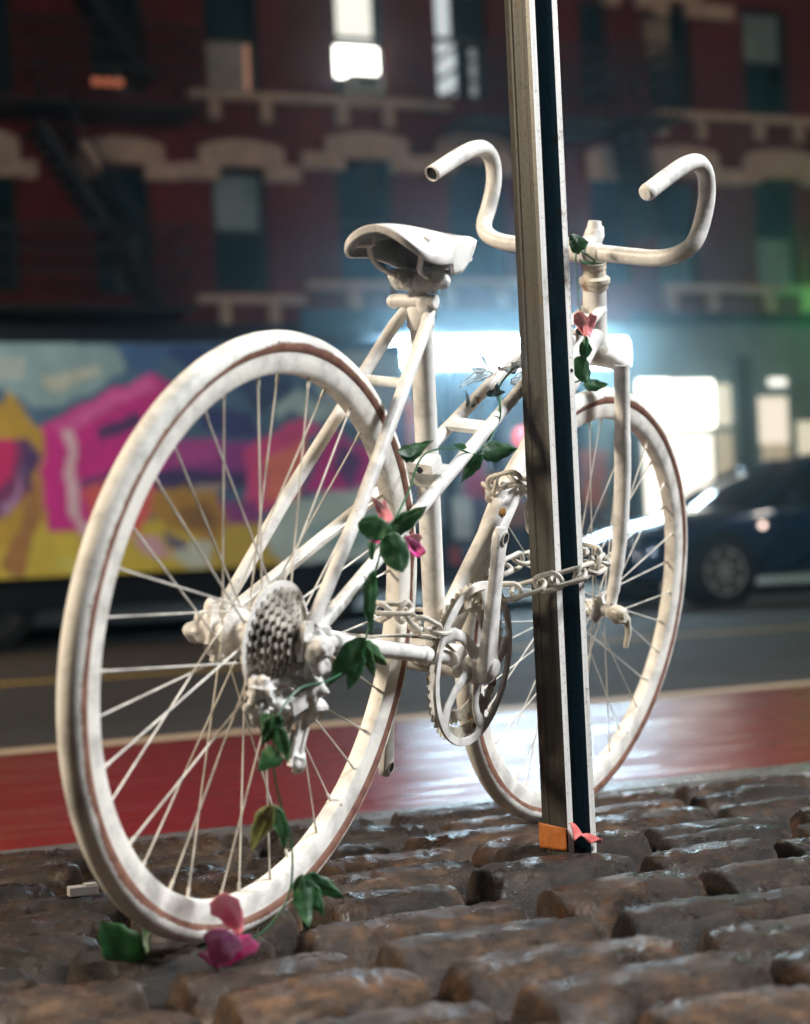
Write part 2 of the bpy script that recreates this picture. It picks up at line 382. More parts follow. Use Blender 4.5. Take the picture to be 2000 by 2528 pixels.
sp.blob(B(.262, .030, .769), .0130, .3, 110); sp.blob(B(.252, -.012, .765), .0115, .3, 110); sp.blob(B(.268, .008, .760), .010, .2); sp.blob(B(.262, -.030, .770), .009, .3, 110)
sp.build('seat_post', M_GLOOP, bike)
# saddle
def saddle():
    N = 96; outl = []; U0, LN, UC = .132, .290, .277
    for i in range(N):
        a = 2*math.pi*i/N; ct, sn = math.cos(a), math.sin(a)
        u = UC+LN/2*math.copysign(abs(ct)**.95, ct); q = (u-U0)/LN
        hw = .0235+.0500/(1+math.exp((q-.44)*10))
        outl.append((u, hw*math.copysign(abs(sn)**(.66 if ct < 0 else .66+.25*ct), sn)))
    vs = []; fs = []
    ya = R(4); PV = Vector((UC, 0, 0))
    def P_(u, v, w):
        d = Vector((u-UC, v, 0)); return B(UC+d.x*math.cos(ya)+d.y*math.sin(ya), d.y*math.cos(ya)-d.x*math.sin(ya), w)
    def top(u): return .826+.040*(u-U0)+.55*max(0, u-.33)**2*2
    def drp(u): return .016+.026*math.exp(-((u-.15)/.08)**2)
    def ed(u, v): return drp(u)*min(1, (abs(v)/.066)**1.6*.9+.18+(.25 if u > .34 else 0))
    rings = 9; sk = 7
    for k in range(rings+1):
        r = k/rings
        for (u, v) in outl:
            us = min(max(u, .24), .39); U = us+(u-us)*r; V = v*r
            vs.append(P_(U, V, top(U)-ed(u, v)*r**2.2))
    for k in range(1, sk+1):
        t = k/sk
        for (u, v) in outl:
            q = (u-U0)/LN; depth = .0085+.035*math.exp(-((q-.62)/.26)**2)-.006*max(0, min(1, (q-.82)*5))
            vs.append(P_(u+(UC-u)*.03*t, v*(1+.05*math.sin(t*2)-.06*t), top(u)-ed(u, v)-depth*t))
    tot = rings+sk
    for k in range(tot):
        for i in range(N):
            j = (i+1) % N; fs.append((k*N+i, k*N+j, (k+1)*N+j, (k+1)*N+i))
    fs.append(tuple(range(N)))
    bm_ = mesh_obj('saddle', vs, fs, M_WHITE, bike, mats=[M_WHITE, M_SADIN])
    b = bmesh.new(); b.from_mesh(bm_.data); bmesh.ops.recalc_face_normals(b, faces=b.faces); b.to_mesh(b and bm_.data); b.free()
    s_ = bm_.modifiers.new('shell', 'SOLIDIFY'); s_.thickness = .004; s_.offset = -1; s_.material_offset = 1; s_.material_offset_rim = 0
    rl = MB()
    for sg in (1, -1):
        rl.tube(catmull([B(.200, sg*.036, .803), B(.207, sg*.034, .788), B(.225, sg*.026, .775), B(.29, sg*.018, .775), B(.395, sg*.002, .812)], 6), .0036, 10)
        c_ = B(.196, sg*.037, .806)                                                          # bag loops
        rl.tube([c_+Vector((0, a_*.0125, b_*.007+.0)) + Vector((-.004, 0, 0)) for a_, b_ in ((-1, -.7), (-1, .7), (-.7, 1), (.7, 1), (1, .7), (1, -.7), (.7, -1), (-.7, -1))], .0026, 8, closed=True)
    rl.build('saddle_rail', M_WHITE, bm_)
saddle()
# wheels
def wheel(front):
    P = (lambda u, v, w: S(u, v, w)) if front else (lambda u, v, w: B(u, v, w))
    cx = LW if front else 0
    c = P(cx, 0, .34); ax = (P(cx, 1, .34)-c).normalized(); ux = (P(cx+1, 0, .34)-c).normalized(); wz = ux.cross(-ax)
    if wz.z < 0: wz = -wz
    LM = Matrix.Identity(4)
    for i in range(3): LM[i][0], LM[i][1], LM[i][2], LM[i][3] = ux[i], -ax[i], wz[i], c[i]
    D = Vector((0, -1, 0)); O = Vector((0, 0, 0))
    hub = MB()
    if front: hub.lathe(O, D, [(-.050, .004), (-.049, .009), (-.036, .010), (-.034, .0135), (-.031, .021), (-.028, .021), (-.026, .013), (0, .012), (.026, .013), (.028, .021), (.031, .021), (.034, .0135), (.036, .010), (.049, .009), (.050, .004)], 28)
    else: hub.lathe(O, D, [(-.085, .006), (-.084, .009), (-.076, .009), (-.075, .014), (-.068, .014), (-.062, .012), (-.04, .013), (-.036, .030), (-.033, .030), (-.028, .019), (0, .017), (.012, .019), (.016, .030), (.019, .030), (.022, .02), (.055, .013), (.068, .013), (.075, .015), (.080, .014), (.082, .008), (.088, .007)], 28)
    h = hub.build('wheel', M_GLOOP, bike); h.matrix_local = LM
    if not front: h['label'] = 'rear wheel with sprockets'
    ty = MB(); sg = 144; mi = 20; prof = [(.0150*math.cos(2*math.pi*i/mi), .3255+.0150*math.sin(2*math.pi*i/mi)) for i in range(mi)]
    ty.ring(O, D, prof, sg)
    ty.build('tyre', M_TYRE, h)
    rm = MB(); rm.ring(O, D, [(-.0125, .318), (-.0118, .312), (-.0125, .300), (-.009, .2945), (0, .2925), (.009, .2945), (.0125, .300), (.0118, .312), (.0125, .318), (.0100, .318), (.009, .308), (-.009, .308), (-.010, .318)], 144)
    rm.build('rim', M_RIM, h)
    fl, fr_ = (-.0295, .0295) if front else (-.0345, .0175); fR = .018 if front else .027
    ns = 36
    for i in range(ns):
        side = i % 2; v = fl if side else fr_; j = i//2
        a_r = 2*math.pi*(i+.35)/ns; lead = 1 if j % 2 else -1
        a_h = a_r+lead*(1.02 if not front else .98)
        p0 = Vector((fR*math.cos(a_h), -v, fR*math.sin(a_h))); p1 = Vector((.2955*math.cos(a_r), -(.004 if v > 0 else -.004), .2955*math.sin(a_r)))
        s_ = MB(); s_.tube([p0, p1-(p1-p0).normalized()*.012], .0010 if front else .0012, 6)
        s_.tube([p1-(p1-p0).normalized()*.013, p1], .0020, 7)
        s_.build('spoke', M_SPOKE, h)
    return h, LM
rear, RM_ = wheel(False); front, FM_ = wheel(True)
D = Vector((0, -1, 0))
cs = MB()
for i in range(7):
    r = .0595-.0052*i
    cs.gear(D*(.0215+i*.0052), D, r, r-.011, .0010, int(r*480), .0046)
    for k in range(0):                                  # drilled carriers
        a = 2*math.pi*k/max(5, 10-i)+i*.4; cs.blob(D*(.024+i*.0052)+Vector((math.cos(a), 0, math.sin(a)))*(r-.010), .0030, .3, 400, 5)
cs.lathe(D*.055, D, [(0, .018), (.006, .018), (.008, .013), (.012, .012)], 20)
cs.build('sprocket', M_CASS, rear)
gd = MB(); cr_ = MB(); cr_.lathe(D*.0195, D, [(0, .047), (.001, .046), (.03, .022), (.034, .016)], 30); cr_.build('sprocket_carrier', simple('greasy_steel', (.05, .042, .04), .6, var=.6, scale=90), rear)
gd.ring(D*.0175, D, [(0, .047), (0, .066), (.0025, .0665), (.0032, .0625), (.003, .047)], 72)
gd.build('spoke_guard', M_WHITE, rear)
for side_ in (-1, 1):
  nut = MB()
  for (u, v, w, r) in ((0, -.076, .340, .017), (.012, -.070, .358, .013), (-.012, -.078, .335, .013), (.006, -.066, .325, .014), (-.004, -.080, .350, .010), (.02, -.064, .345, .012),
                     (0, .074, .342, .017), (.014, .070, .332, .016), (.018, .066, .355, .012), (-.008, .078, .338, .012), (.026, .066, .338, .013), (.004, .076, .322, .012)):
    if v*side_ > 0: nut.blob(B(u, v, w), r, .33, 75, 12)
  nut.build('axle_nut', M_GLOOP, bike)
# rear derailleur
rd = MB()
CX, CZ = Vector((.97, 0, -.24)), Vector((.24, 0, .97))
rd.box(B(.012, .064, .306), (.009, .004, .022)); rd.blob(B(.012, .067, .290), .0145, .3, 90); rd.blob(B(.020, .066, .270), .012, .3, 90)
rd.box(B(-.004, .062, .280), (.022, .007, .0085), (Vector((.93, -.1, .36)), Y, Vector((-.36, 0, .93))))
rd.blob(B(-.026, .052, .274), .0125, .35, 110)
rd.box(B(.006, .060, .240), (.0085, .0022, .036), (CX, Y, CZ)); rd.box(B(-.002, .046, .240), (.0075, .0016, .036), (CX, Y, CZ))
rd.box(B(.012, .061, .240), (.0022, .004, .034), (CX, Y, CZ))
rd.blob(B(-.052, .040, .290), .0155, .4, 110); rd.blob(B(-.047, .038, .268), .0135, .4, 120); rd.blob(B(-.040, .044, .252), .0095, .45, 120); rd.blob(B(-.060, .038, .276), .010, .4, 120)
rd.tube([B(-.046, .040, .294), B(-.02, .050, .302), B(.004, .060, .300)], .0045, 10)
rd.tube([B(-.05, .042, .262), B(-.02, .050, .240), B(.0, .054, .228)], .0028, 8)
rd.blob(B(.006, .061, .212), .0095, .35, 120); rd.blob(B(.010, .060, .200), .0060, .3, 120); rd.blob(B(.014, .062, .262), .0085, .35, 110)
rd.tube([B(.020, .062, .275), B(.034, .060, .300), B(.030, .058, .325), B(.016, .058, .338)], .0028, 8)
rd.build('rear_derailleur', M_GLOOP, bike)
for (u, w, v) in ((-.010, .262, .049), (-.002, .228, .052)):
    pu = MB(); pu.gear(B(u, v, w), D, .0165, .004, .0028, 11, .003); pu.build('derailleur_pulley', M_CASS, bike)
# cranks
def crank(v, end, bb=(.432, .290), drv=True):
    cb = MB(); a = Vector((bb[0], -v, bb[1])); b = Vector((end[0], -end[1], end[2])); ax = (b-a).normalized(); sd = ax.cross(Y).normalized(); L = (b-a).length; nrm = sd.cross(ax)
    sec = []; n = 12
    st_ = [(-.020, .010, .008), (-.014, .0165, .010), (0, .019, .011), (.02, .0165, .009), (.08, .0135, .0068), (.14, .0125, .0065), (L-.012, .0140, .0068), (L, .0150, .0068), (L+.008, .0125, .0068), (L+.0135, .006, .006)]
    vs = []; fs = []
    for d, w, h in st_:
        for k in range(16):
            t = 2*math.pi*k/16; cx_, sx_ = math.cos(t), math.sin(t)
            vs.append(a+ax*d+sd*(w*math.copysign(abs(cx_)**.6, cx_))+nrm*(h*math.copysign(abs(sx_)**.6, sx_)))
    for i in range(len(st_)-1):
        for k in range(16): fs.append((i*16+k, i*16+(k+1) % 16, (i+1)*16+(k+1) % 16, (i+1)*16+k))
    fs += [tuple(range(16))[::-1], tuple(range((len(st_)-1)*16, len(st_)*16))]
    cb.add(vs, fs)
    cb.lathe(a, nrm if nrm.dot(Vector((0, -1 if drv else 1, 0))) > 0 else -nrm, [(.008, .0125), (.013, .0122), (.0145, .010), (.0145, .001)], 20)
    cb.lathe(a, Vector((0, 1 if drv else -1, 0)), [(0, .012), (.03, .0105)], 16)
    o = cb.build('crank_arm', M_WHITE, bike)
    q = nrm if nrm.dot(Vector((0, -1, 0))) > 0 else -nrm
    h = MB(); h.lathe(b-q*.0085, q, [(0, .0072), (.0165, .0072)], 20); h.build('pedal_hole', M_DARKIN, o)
    rg = MB(); rg.ring(b, q, [(-.0075, .0072), (-.0075, .0086), (.0088, .0088), (.0088, .0072)], 24); rg.build('hole_rim', M_WORN, o)
crank(.075, (.401, .087, .461)); crank(-.070, (.484, -.084, .122), drv=False)
CC_ = B(.436, 0, .290)
def rg_(name, v, prof, teeth=None, mat=M_WHITE):
    g = MB(); o = CC_+D*v
    if teeth: g.gear(o, D, prof[0], prof[1], .0013, teeth, .0042)
    else: g.ring(o, D, prof, 96)
    return g
g = rg_('chainring', .042, (.1055, .086), 52)
for k in range(5):
    a = math.radians(72*k+100); dr = Vector((math.cos(a), 0, math.sin(a))); g.box(CC_+D*.042+dr*.081, (.007, .0016, .008), (dr.cross(Y), Y, dr))
g.build('chainring', M_WORN, bike)
g = rg_('chainring', .034, (.084, .066), 42); g.build('chainring', M_CHAIN, bike)
g = MB(); g.ring(CC_+D*.052, D, [(0, .0985), (0, .1085), (.002, .1095), (.0042, .1085), (.0042, .0985)], 96); guard = g.build('chain_guard', M_WHITE, bike)
sd_ = MB()
for k in range(5):                                                   # curved, slightly bent spider arms
    a = math.radians(72*k+62); pts = []
    for t in (0, .25, .5, .75, 1):
        aa = a+.42*t*t; r = .016+.085*t; pts.append(CC_+D*(.060-.008*t)+Vector((math.cos(aa), 0, math.sin(aa)))*r)
    sd_.tube(pts, [.012, .0092, .0078, .0085, .0105], 12, squash=(Y, .38))
sd_.lathe(CC_+D*.052, D, [(0, .022), (.004, .026), (.014, .024), (.02, .018)], 28)
sd_.build('spider', M_WHITE, bike)
# fork, headset, stem, bar
fk = MB()
cw_ = .714
fk.tube([S(hx(cw_), -.050, cw_-.004), S(hx(cw_), -.030, cw_+.006), S(hx(cw_), 0, cw_+.009), S(hx(cw_), .030, cw_+.006), S(hx(cw_), .050, cw_-.004)], [.010, .0125, .014, .0125, .010], 16)
for sg in (1, -1):
    fk.tube(catmull([S(hx(cw_)-.004, sg*.047, cw_+.002), S(hx(.63)-.004, sg*.048, .63), S(hx(.547)-.006, sg*.049, .547), S(.912, sg*.050, .46), S(.917, sg*.050, .39), S(LW, sg*.050, .352)], 6), [.0118]*8+[.0128]*6+[.0122]*5+[.0112]*4+[.0100]*4+[.0088]*4, 16)
    fk.box(S(LW, sg*.050, .344), (.009, .003, .012))
fk.build('fork', M_WHITE, bike)
hs = MB(); A3 = (S(hx(.9), 0, .9)-S(hx(.8), 0, .8)).normalized()
hs.lathe(S(hx(.820), 0, .820), A3, [(0, .0178), (.002, .020), (.008, .0205), (.011, .0232), (.017, .0232), (.020, .0195), (.0205, .0172), (.031, .0165), (.032, .0178), (.040, .0178), (.041, .012)], 28)
hs.build('headset', M_WORN, bike); hs = MB()
hs.lathe(S(hx(.738), 0, .738), A3, [(-.014, .0215), (-.006, .0225), (0, .020), (.004, .0178)], 28)
hs.build('headset', M_WORN, bike)
UB, WB_, BA = .752, .8695, R(10.5)
stem = MB()
stem.tube([S(hx(.84), 0, .84), S(hx(.90)+.002, 0, .898)], .0112, 18)
def SB(u, v, w): return S(u, v, w, BA)
stem.tube([SB(hx(.905)+.003, 0, .912), SB(hx(.897), 0, .900), SB(hx(.885)-.008, 0, .887), SB(UB+.012, 0, WB_+.004)], [.0115, .0150, .0150, .0155], 18)
stem.tube([SB(UB, -.019, WB_), SB(UB, .019, WB_)], .0178, 20)
stem.tube([S(hx(.905), 0, .905), S(hx(.918)+.002, 0, .918)], [.0118, .0095], 16)
stem.build('stem', M_WHITE, bike)
hbp = []
HK = [(.750, .132, .8700), (.749, .157, .8745), (.753, .175, .884), (.760, .185, .899), (.768, .187, .925), (.770, .187, .962), (.757, .187, .992), (.733, .187, 1.0045), (.705, .187, .9985), (.672, .187, .981), (.618, .187, .946)]
right = [SB(u, v, w) for u, v, w in HK]; left = [SB(u, -v, w) for u, v, w in HK]
mid = [SB(UB, v, WB_) for v in (-.10, -.05, 0, .05, .10)]
path = catmull(left[::-1]+mid+right, 7)
bar = MB(); bar.tube(path, .0121, 20, cap=False)
def barend(p, q, plug):
    ax = (p-q).normalized()
    if plug: bar.lathe(p, ax, [(-.004, .0121), (0, .0124), (.006, .0118), (.010, .0085), (.011, .001)], 20)
barend(path[-1], path[-2], True)
bar.lathe(SB(UB, -.040, WB_), (SB(UB, .04, WB_)-SB(UB, -.04, WB_)), [(0, .0122), (.002, .0133), (.078, .0133), (.080, .0122)], 20, cap=False)
bo = bar.build('handlebar', M_WHITE, bike); s_ = bo.modifiers.new('wall', 'SOLIDIFY'); s_.thickness = .0018; s_.offset = -1
ins = MB(); ins.tube([path[0]+(path[1]-path[0]).normalized()*.003, path[2]], .0104, 16); ins.build('bar_bore', M_DARKIN, bo)  # dark plug near the open end stands in for shade in the bore
qr = MB(); qc = S(LW, 0, .34); qx = (S(LW, 1, .34)-qc).normalized()
qr.lathe(qc+qx*.050, qx, [(0, .010), (.006, .0125), (.016, .0125), (.024, .010), (.028, .007)], 20)
q2 = MB(); q2.lathe(qc-qx*.050, -qx, [(0, .010), (.012, .010), (.016, .006)], 20); q2.build('axle_nut', M_WORN, bike)
qr.blob(qc+qx*.064+Vector((.004, 0, -.003)), .014, .25, 90)
qr.tube([qc+qx*.072, qc+qx*.076+Vector((.012, 0, -.008)), qc+qx*.078+Vector((.020, 0, -.028)), qc+qx*.077+Vector((.018, 0, -.052))], [.0065, .006, .005, .0042], 12)
qr.build('quick_release', M_WORN, bike)
cb = MB()
for k in range(2): cb.tube(catmull([B(.43, .032, .300), B(.30, .050+.004*k, .330+.004*k), B(.12, .057, .342), B(.03, .064, .338)], 6), .0014, 6)
cb.build('gear_cable', M_WORN, bike)

# ================================================================== THE POST
POSTX.z = walk_z(PN)+.024-.03
th = R(50)
dw = Vector((-math.cos(th), math.sin(th), 0)); df = Vector((math.sin(th), math.cos(th), 0))     # wall goes back-left, face goes back-right
def steel(name, c, rough, metal=.55, extra=None):
    M, t, b = newmat(name)
    tc = t.nodes.new('ShaderNodeTexCoord'); mp = t.nodes.new('ShaderNodeMapping'); mp.inputs['Scale'].default_value = (70, 70, 2.2); t.links.new(tc.outputs['Object'], mp.inputs[0])
    a = nz(t, 1.0, 5, .7, vec=mp.outputs[0]); f = nz(t, 160, 4, .7)
    r1 = ramp(t, a.outputs[0], [(.3, tuple(x*.55 for x in c)), (.7, c)])
    r2 = ramp(t, f.outputs[0], [(.32, (.45, .42, .38)), (.45, (1, 1, 1))])
    mm = t.nodes.new('ShaderNodeMix'); mm.data_type = 'RGBA'; mm.blend_type = 'MULTIPLY'; mm.inputs[0].default_value = .8
    t.links.new(r1.outputs[0], mm.inputs[6]); t.links.new(r2.outputs[0], mm.inputs[7])
    rs = ramp(t, nz(t, 11, 6, .75).outputs[0], [(.58, (0, 0, 0)), (.68, (.8, .8, .8))])
    t.links.new(mix(t, rs.outputs[0], mm.outputs[2], (.13, .062, .022)), b.inputs['Base Color'])
    b.inputs['Roughness'].default_value = rough; b.inputs['Metallic'].default_value = metal; bump(t, b, f.outputs[0], .35, .0008); return M
M_POST = steel('weathered_galvanised_steel', (.11, .105, .09), .42, .6)
M_FACE = steel('bare_zinc_edge', (.95, .93, .88), .45, 0)
M_INNER = steel('channel_inside_shade', (.10, .18, .22), .4, .4); M_WEB = steel('channel_web_shade', (.22, .30, .34), .4, .4)  # inner faces: dimmer light and blue reflection put into the colour
post = thing('sign_post', 'galvanised U-channel steel sign post standing in the cobbles, the bicycle chained to it', 'post', loc=POSTX)
H = 3.0
Dw, Wf, ft, wt = .050, .0525, .0102, .0045
prof = [(0, 0), (0, ft), (.010, ft), (.016, wt), (.034, wt), (.034, Wf-wt), (.016, Wf-wt), (.010, Wf-ft), (0, Wf-ft), (0, Wf), (.012, Wf), (Dw, Wf-.002), (Dw, .002), (.040, 0), (.038, -.0016), (.034, -.0016), (.032, 0), (.014, 0), (.012, -.0012), (.006, -.0012)]   # (back, across)
pv = []; pf = []; pm_ = []
nseg = 30
for k in range(nseg+1):
    for a, b in prof: pv.append(dw*a+df*b+Vector((0, 0, H*k/nseg)))
n_ = len(prof)
for k in range(nseg):
    for i in range(n_):
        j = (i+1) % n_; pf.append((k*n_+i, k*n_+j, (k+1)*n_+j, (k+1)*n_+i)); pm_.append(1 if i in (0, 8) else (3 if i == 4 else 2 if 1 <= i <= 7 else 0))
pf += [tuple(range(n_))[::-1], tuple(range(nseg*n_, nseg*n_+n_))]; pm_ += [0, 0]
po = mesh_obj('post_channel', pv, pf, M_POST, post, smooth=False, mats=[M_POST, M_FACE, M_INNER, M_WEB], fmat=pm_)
hole = MB()
hz = 1.0
hp_ = px(1416.5, 914, 2.45)
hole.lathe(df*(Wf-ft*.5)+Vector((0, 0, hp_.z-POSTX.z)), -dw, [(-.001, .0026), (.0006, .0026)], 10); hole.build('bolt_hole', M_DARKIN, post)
# orange tape round the foot, pink cloth petal in the channel mouth
tp = MB()
M_TAPE = simple('orange_tape', (.36, .11, .02), .55, var=.25, scale=60, bmp=.5, bdist=.002)
vs = []; fs = []
for j in range(9):
    for i in range(13):
        a = Dw*1.03*(1-i/12); vs.append(dw*a-df*(.0030+.0006*noise.noise(Vector((i*.6, j*.8, 2))))+Vector((0, 0, .024+.034*j/8-(.004*i/12 if j == 8 else 0)+(.0015 if j == 2 else 0))))
for j in range(8):
    for i in range(12): q = j*13+i; fs.append((q, q+1, q+14, q+13))
to = mesh_obj('tape', vs, fs, M_TAPE, post); sm = to.modifiers.new('t', 'SOLIDIFY'); sm.thickness = .0008; sm.offset = 0

# ================================================================== CHAINS
def clean(path, pitch):
    P = catmull(path, 30); out = [P[0]]; acc = 0
    for a, b in zip(P, P[1:]):
        d = (b-a).length
        while acc+d >= pitch:
            t = (pitch-acc)/d; a = a.lerp(b, t); d = (b-a).length; acc = 0; out.append(a.copy())
        acc += d
    return out
def link_mesh(Lh, Wh, r):
    mb = MB(); pts = []
    for i in range(20):
        a = 2*math.pi*i/20; x = (Lh-Wh)*(1 if math.cos(a) > 0 else -1)+Wh*math.cos(a); pts.append(Vector((x, Wh*math.sin(a), 0)))
    mb.tube(pts, r, 9, closed=True); return mb
LINK = None
def chain(label, path, Lh=.0235, Wh=.0118, r=.0034, pitch=.0335, tw=.8):
    global LINK
    P = clean(path, pitch)
    ch = thing('steel_chain', label, 'chain', loc=P[0])
    if LINK is None:
        LINK = link_mesh(Lh, Wh, r).build('link', M_CHAIN).data; bpy.data.objects.remove(bpy.data.objects['link'])
    up = Vector((0, 0, 1))
    for i in range(len(P)-1):
        a, b = P[i], P[i+1]; t = (b-a).normalized(); n1 = t.cross(Vector((.3, -1, .25))).normalized(); n2 = t.cross(n1)
        ang = (math.pi/2 if i % 2 else 0)+tw+random.uniform(-.2, .2); y = n1*math.cos(ang)+n2*math.sin(ang); z = t.cross(y)
        o = bpy.data.objects.new('link', LINK); COL.objects.link(o); o.parent = ch
        M = Matrix.Identity(4); c = (a+b)/2-P[0]
        for q in range(3): M[q][0], M[q][1], M[q][2], M[q][3] = t[q], y[q], z[q], c[q]
        o.matrix_local = M
    return ch
chain('painted steel chain wrapped round the metal post beside the chainrings',
      [px(1215, 1462, 2.42), px(1262, 1462, 2.41), px(1330, 1445, 2.40), px(1400, 1425, 2.365), px(1445, 1412, 2.39), px(1482, 1392, 2.45), px(1474, 1372, 2.53), px(1425, 1362, 2.56), px(1370, 1365, 2.56), px(1322, 1372, 2.56), px(1270, 1388, 2.53), px(1226, 1412, 2.50), px(1200, 1430, 2.48)])
chain('painted steel chain looped high on the down tube and hanging beside the post',
      [px(1335, 1365, 2.56), px(1325, 1320, 2.56), px(1318, 1262, 2.56), px(1316, 1212, 2.56), px(1296, 1185, 2.52), px(1262, 1180, 2.49), px(1226, 1190, 2.50), px(1206, 1208, 2.54), px(1222, 1222, 2.58), px(1262, 1222, 2.60)])
chain('painted steel chain round the rear tyre and the foot of the seat tube',
      [px(925, 1518, 2.25), px(950, 1502, 2.22), px(985, 1500, 2.21), px(1010, 1522, 2.26), px(1046, 1548, 2.29), px(1086, 1562, 2.31), px(1100, 1540, 2.36), px(1060, 1516, 2.40), px(1015, 1512, 2.41)])
# ================================================================== FLOWER GARLAND
def leaf_mat(name, c0, c1, c2, rough=.55):
    M, t, b = newmat(name)
    n = nz(t, 40, 4); r = ramp(t, n.outputs[0], [(.3, c0), (.55, c1), (.75, c2)]); t.links.new(r.outputs[0], b.inputs['Base Color'])
    b.inputs['Roughness'].default_value = rough; bump(t, b, nz(t, 150, 3).outputs[0], .4, .002)
    b.inputs['Subsurface Weight'].default_value = .10; b.inputs['Subsurface Radius'].default_value = (.01, .01, .01); b.inputs['Subsurface Scale'].default_value = 1.0
    return M
M_LEAF = leaf_mat('leaf_green', (.005, .030, .009), (.012, .070, .018), (.045, .14, .03))
M_LEAFY = leaf_mat('yellowing_leaf', (.05, .08, .012), (.16, .17, .03), (.26, .22, .04))
M_LEAFD = leaf_mat('dark_dry_leaf', (.003, .008, .010), (.006, .018, .018), (.012, .03, .03))
M_VINE = simple('vine_green', (.018, .10, .040), .45, scale=40)
M_PINK = leaf_mat('pink_petal', (.62, .015, .24), (.84, .06, .38), (.92, .26, .52), .5)
M_PINKL = leaf_mat('pale_pink_petal', (.60, .14, .20), (.75, .24, .28), (.85, .38, .38), .5)
M_PLAST = simple('clear_wrap', (.75, .8, .8), .12, var=.1); M_PLAST.node_tree.nodes['Principled BSDF'].inputs['Transmission Weight'].default_value = .75
gp = px(540, 2320, 2.0)
gar = thing('flower_garland', 'artificial vine garland with green leaves and pink flowers trailing over the bicycle to the cobbles', 'garland', loc=gp)
def patch(name, a, b, wpx, t, mat, tt=0, cup=.15, shape='leaf', roll=0, lobes=0, seed=0, fold=.25):
    """leaf or petal from its base to its tip; t depth at the base, tt extra depth at the tip"""
    A = px(a[0], a[1], t); Bt = px(b[0], b[1], t+tt); L = (Bt-A).length; ax = (Bt-A).normalized()
    sd = ax.cross(-cw); sd.normalize(); nm = sd.cross(ax).normalized()
    sd, nm = sd*math.cos(roll)+nm*math.sin(roll), nm*math.cos(roll)-sd*math.sin(roll)
    hw = wpx/FPX*t/2; n, k = 18, 8; vs = []; fs = []
    for i in range(n+1):
        q = i/n
        if shape == 'leaf': w = math.sin(math.pi*q**.72)**.80*(1-.15*q)
        elif shape == 'round': w = math.sin(math.pi*min(1, q*.97+.03)**.9)**.5
        else: w = (q**.55)*(1-max(0, q-.75)*1.9)
        w *= 1+.10*lobes*math.sin(q*math.pi*6+seed)
        for j in range(k+1):
            y = -1+2*j/k
            e = .06*noise.noise(Vector((q*3+seed, y*2, seed)))
            z = -fold*abs(y)**1.3*hw*w*(-1) - cup*L*(q-.5)**2*2 + e*L + .03*L*math.sin(q*24+abs(y)*3)*abs(y)*.35
            vs.append(A+ax*(L*q*(1+.04*abs(y)*math.sin(seed+y*3)))+sd*(y*hw*w)+nm*(-z)-gp)
    for i in range(n):
        for j in range(k): q = i*(k+1)+j; fs.append((q, q+1, q+k+2, q+k+1))
    o = mesh_obj(name, vs, fs, mat, gar); m_ = o.modifiers.new('t', 'SOLIDIFY'); m_.thickness = .0006; return o
vine = [(300, 2375, 2.0), (345, 2345, 1.99), (400, 2352, 1.99), (470, 2356, 1.98), (540, 2345, 1.97), (610, 2325, 1.97), (670, 2280, 1.99), (712, 2210, 2.0), (722, 2140, 2.0), (716, 2060, 2.0), (692, 1980, 1.98), (676, 1900, 1.95), (676, 1820, 1.92), (690, 1760, 1.93), (740, 1700, 1.96), (810, 1680, 2.02), (870, 1640, 2.08), (905, 1570, 2.1), (918, 1500, 2.1), (925, 1420, 2.1), (948, 1340, 2.1), (972, 1290, 2.1), (1010, 1210, 2.2), (1040, 1130, 2.24), (1085, 1108, 2.28), (1130, 1108, 2.32), (1178, 1120, 2.36), (1215, 1075, 2.40), (1234, 1010, 2.42), (1232, 955, 2.44), (1290, 900, 2.50), (1370, 930, 2.60), (1430, 940, 2.62), (1448, 870, 2.62), (1436, 790, 2.63), (1425, 700, 2.64), (1425, 620, 2.64), (1470, 645, 2.64)]
vm = MB(); vm.tube(catmull([px(*v)-gp for v in vine], 5), .0013, 7)
vm.tube(catmull([px(*v)-gp for v in [(1232, 955, 2.44), (1236, 1000, 2.41), (1232, 1040, 2.41), (1205, 1085, 2.40)]], 6), .0012, 7)
vm.tube(catmull([px(*v)-gp for v in [(925, 1420, 2.08), (900, 1440, 2.06), (870, 1480, 2.06)]], 6), .0010, 7)
vm.build('vine', M_VINE, gar)
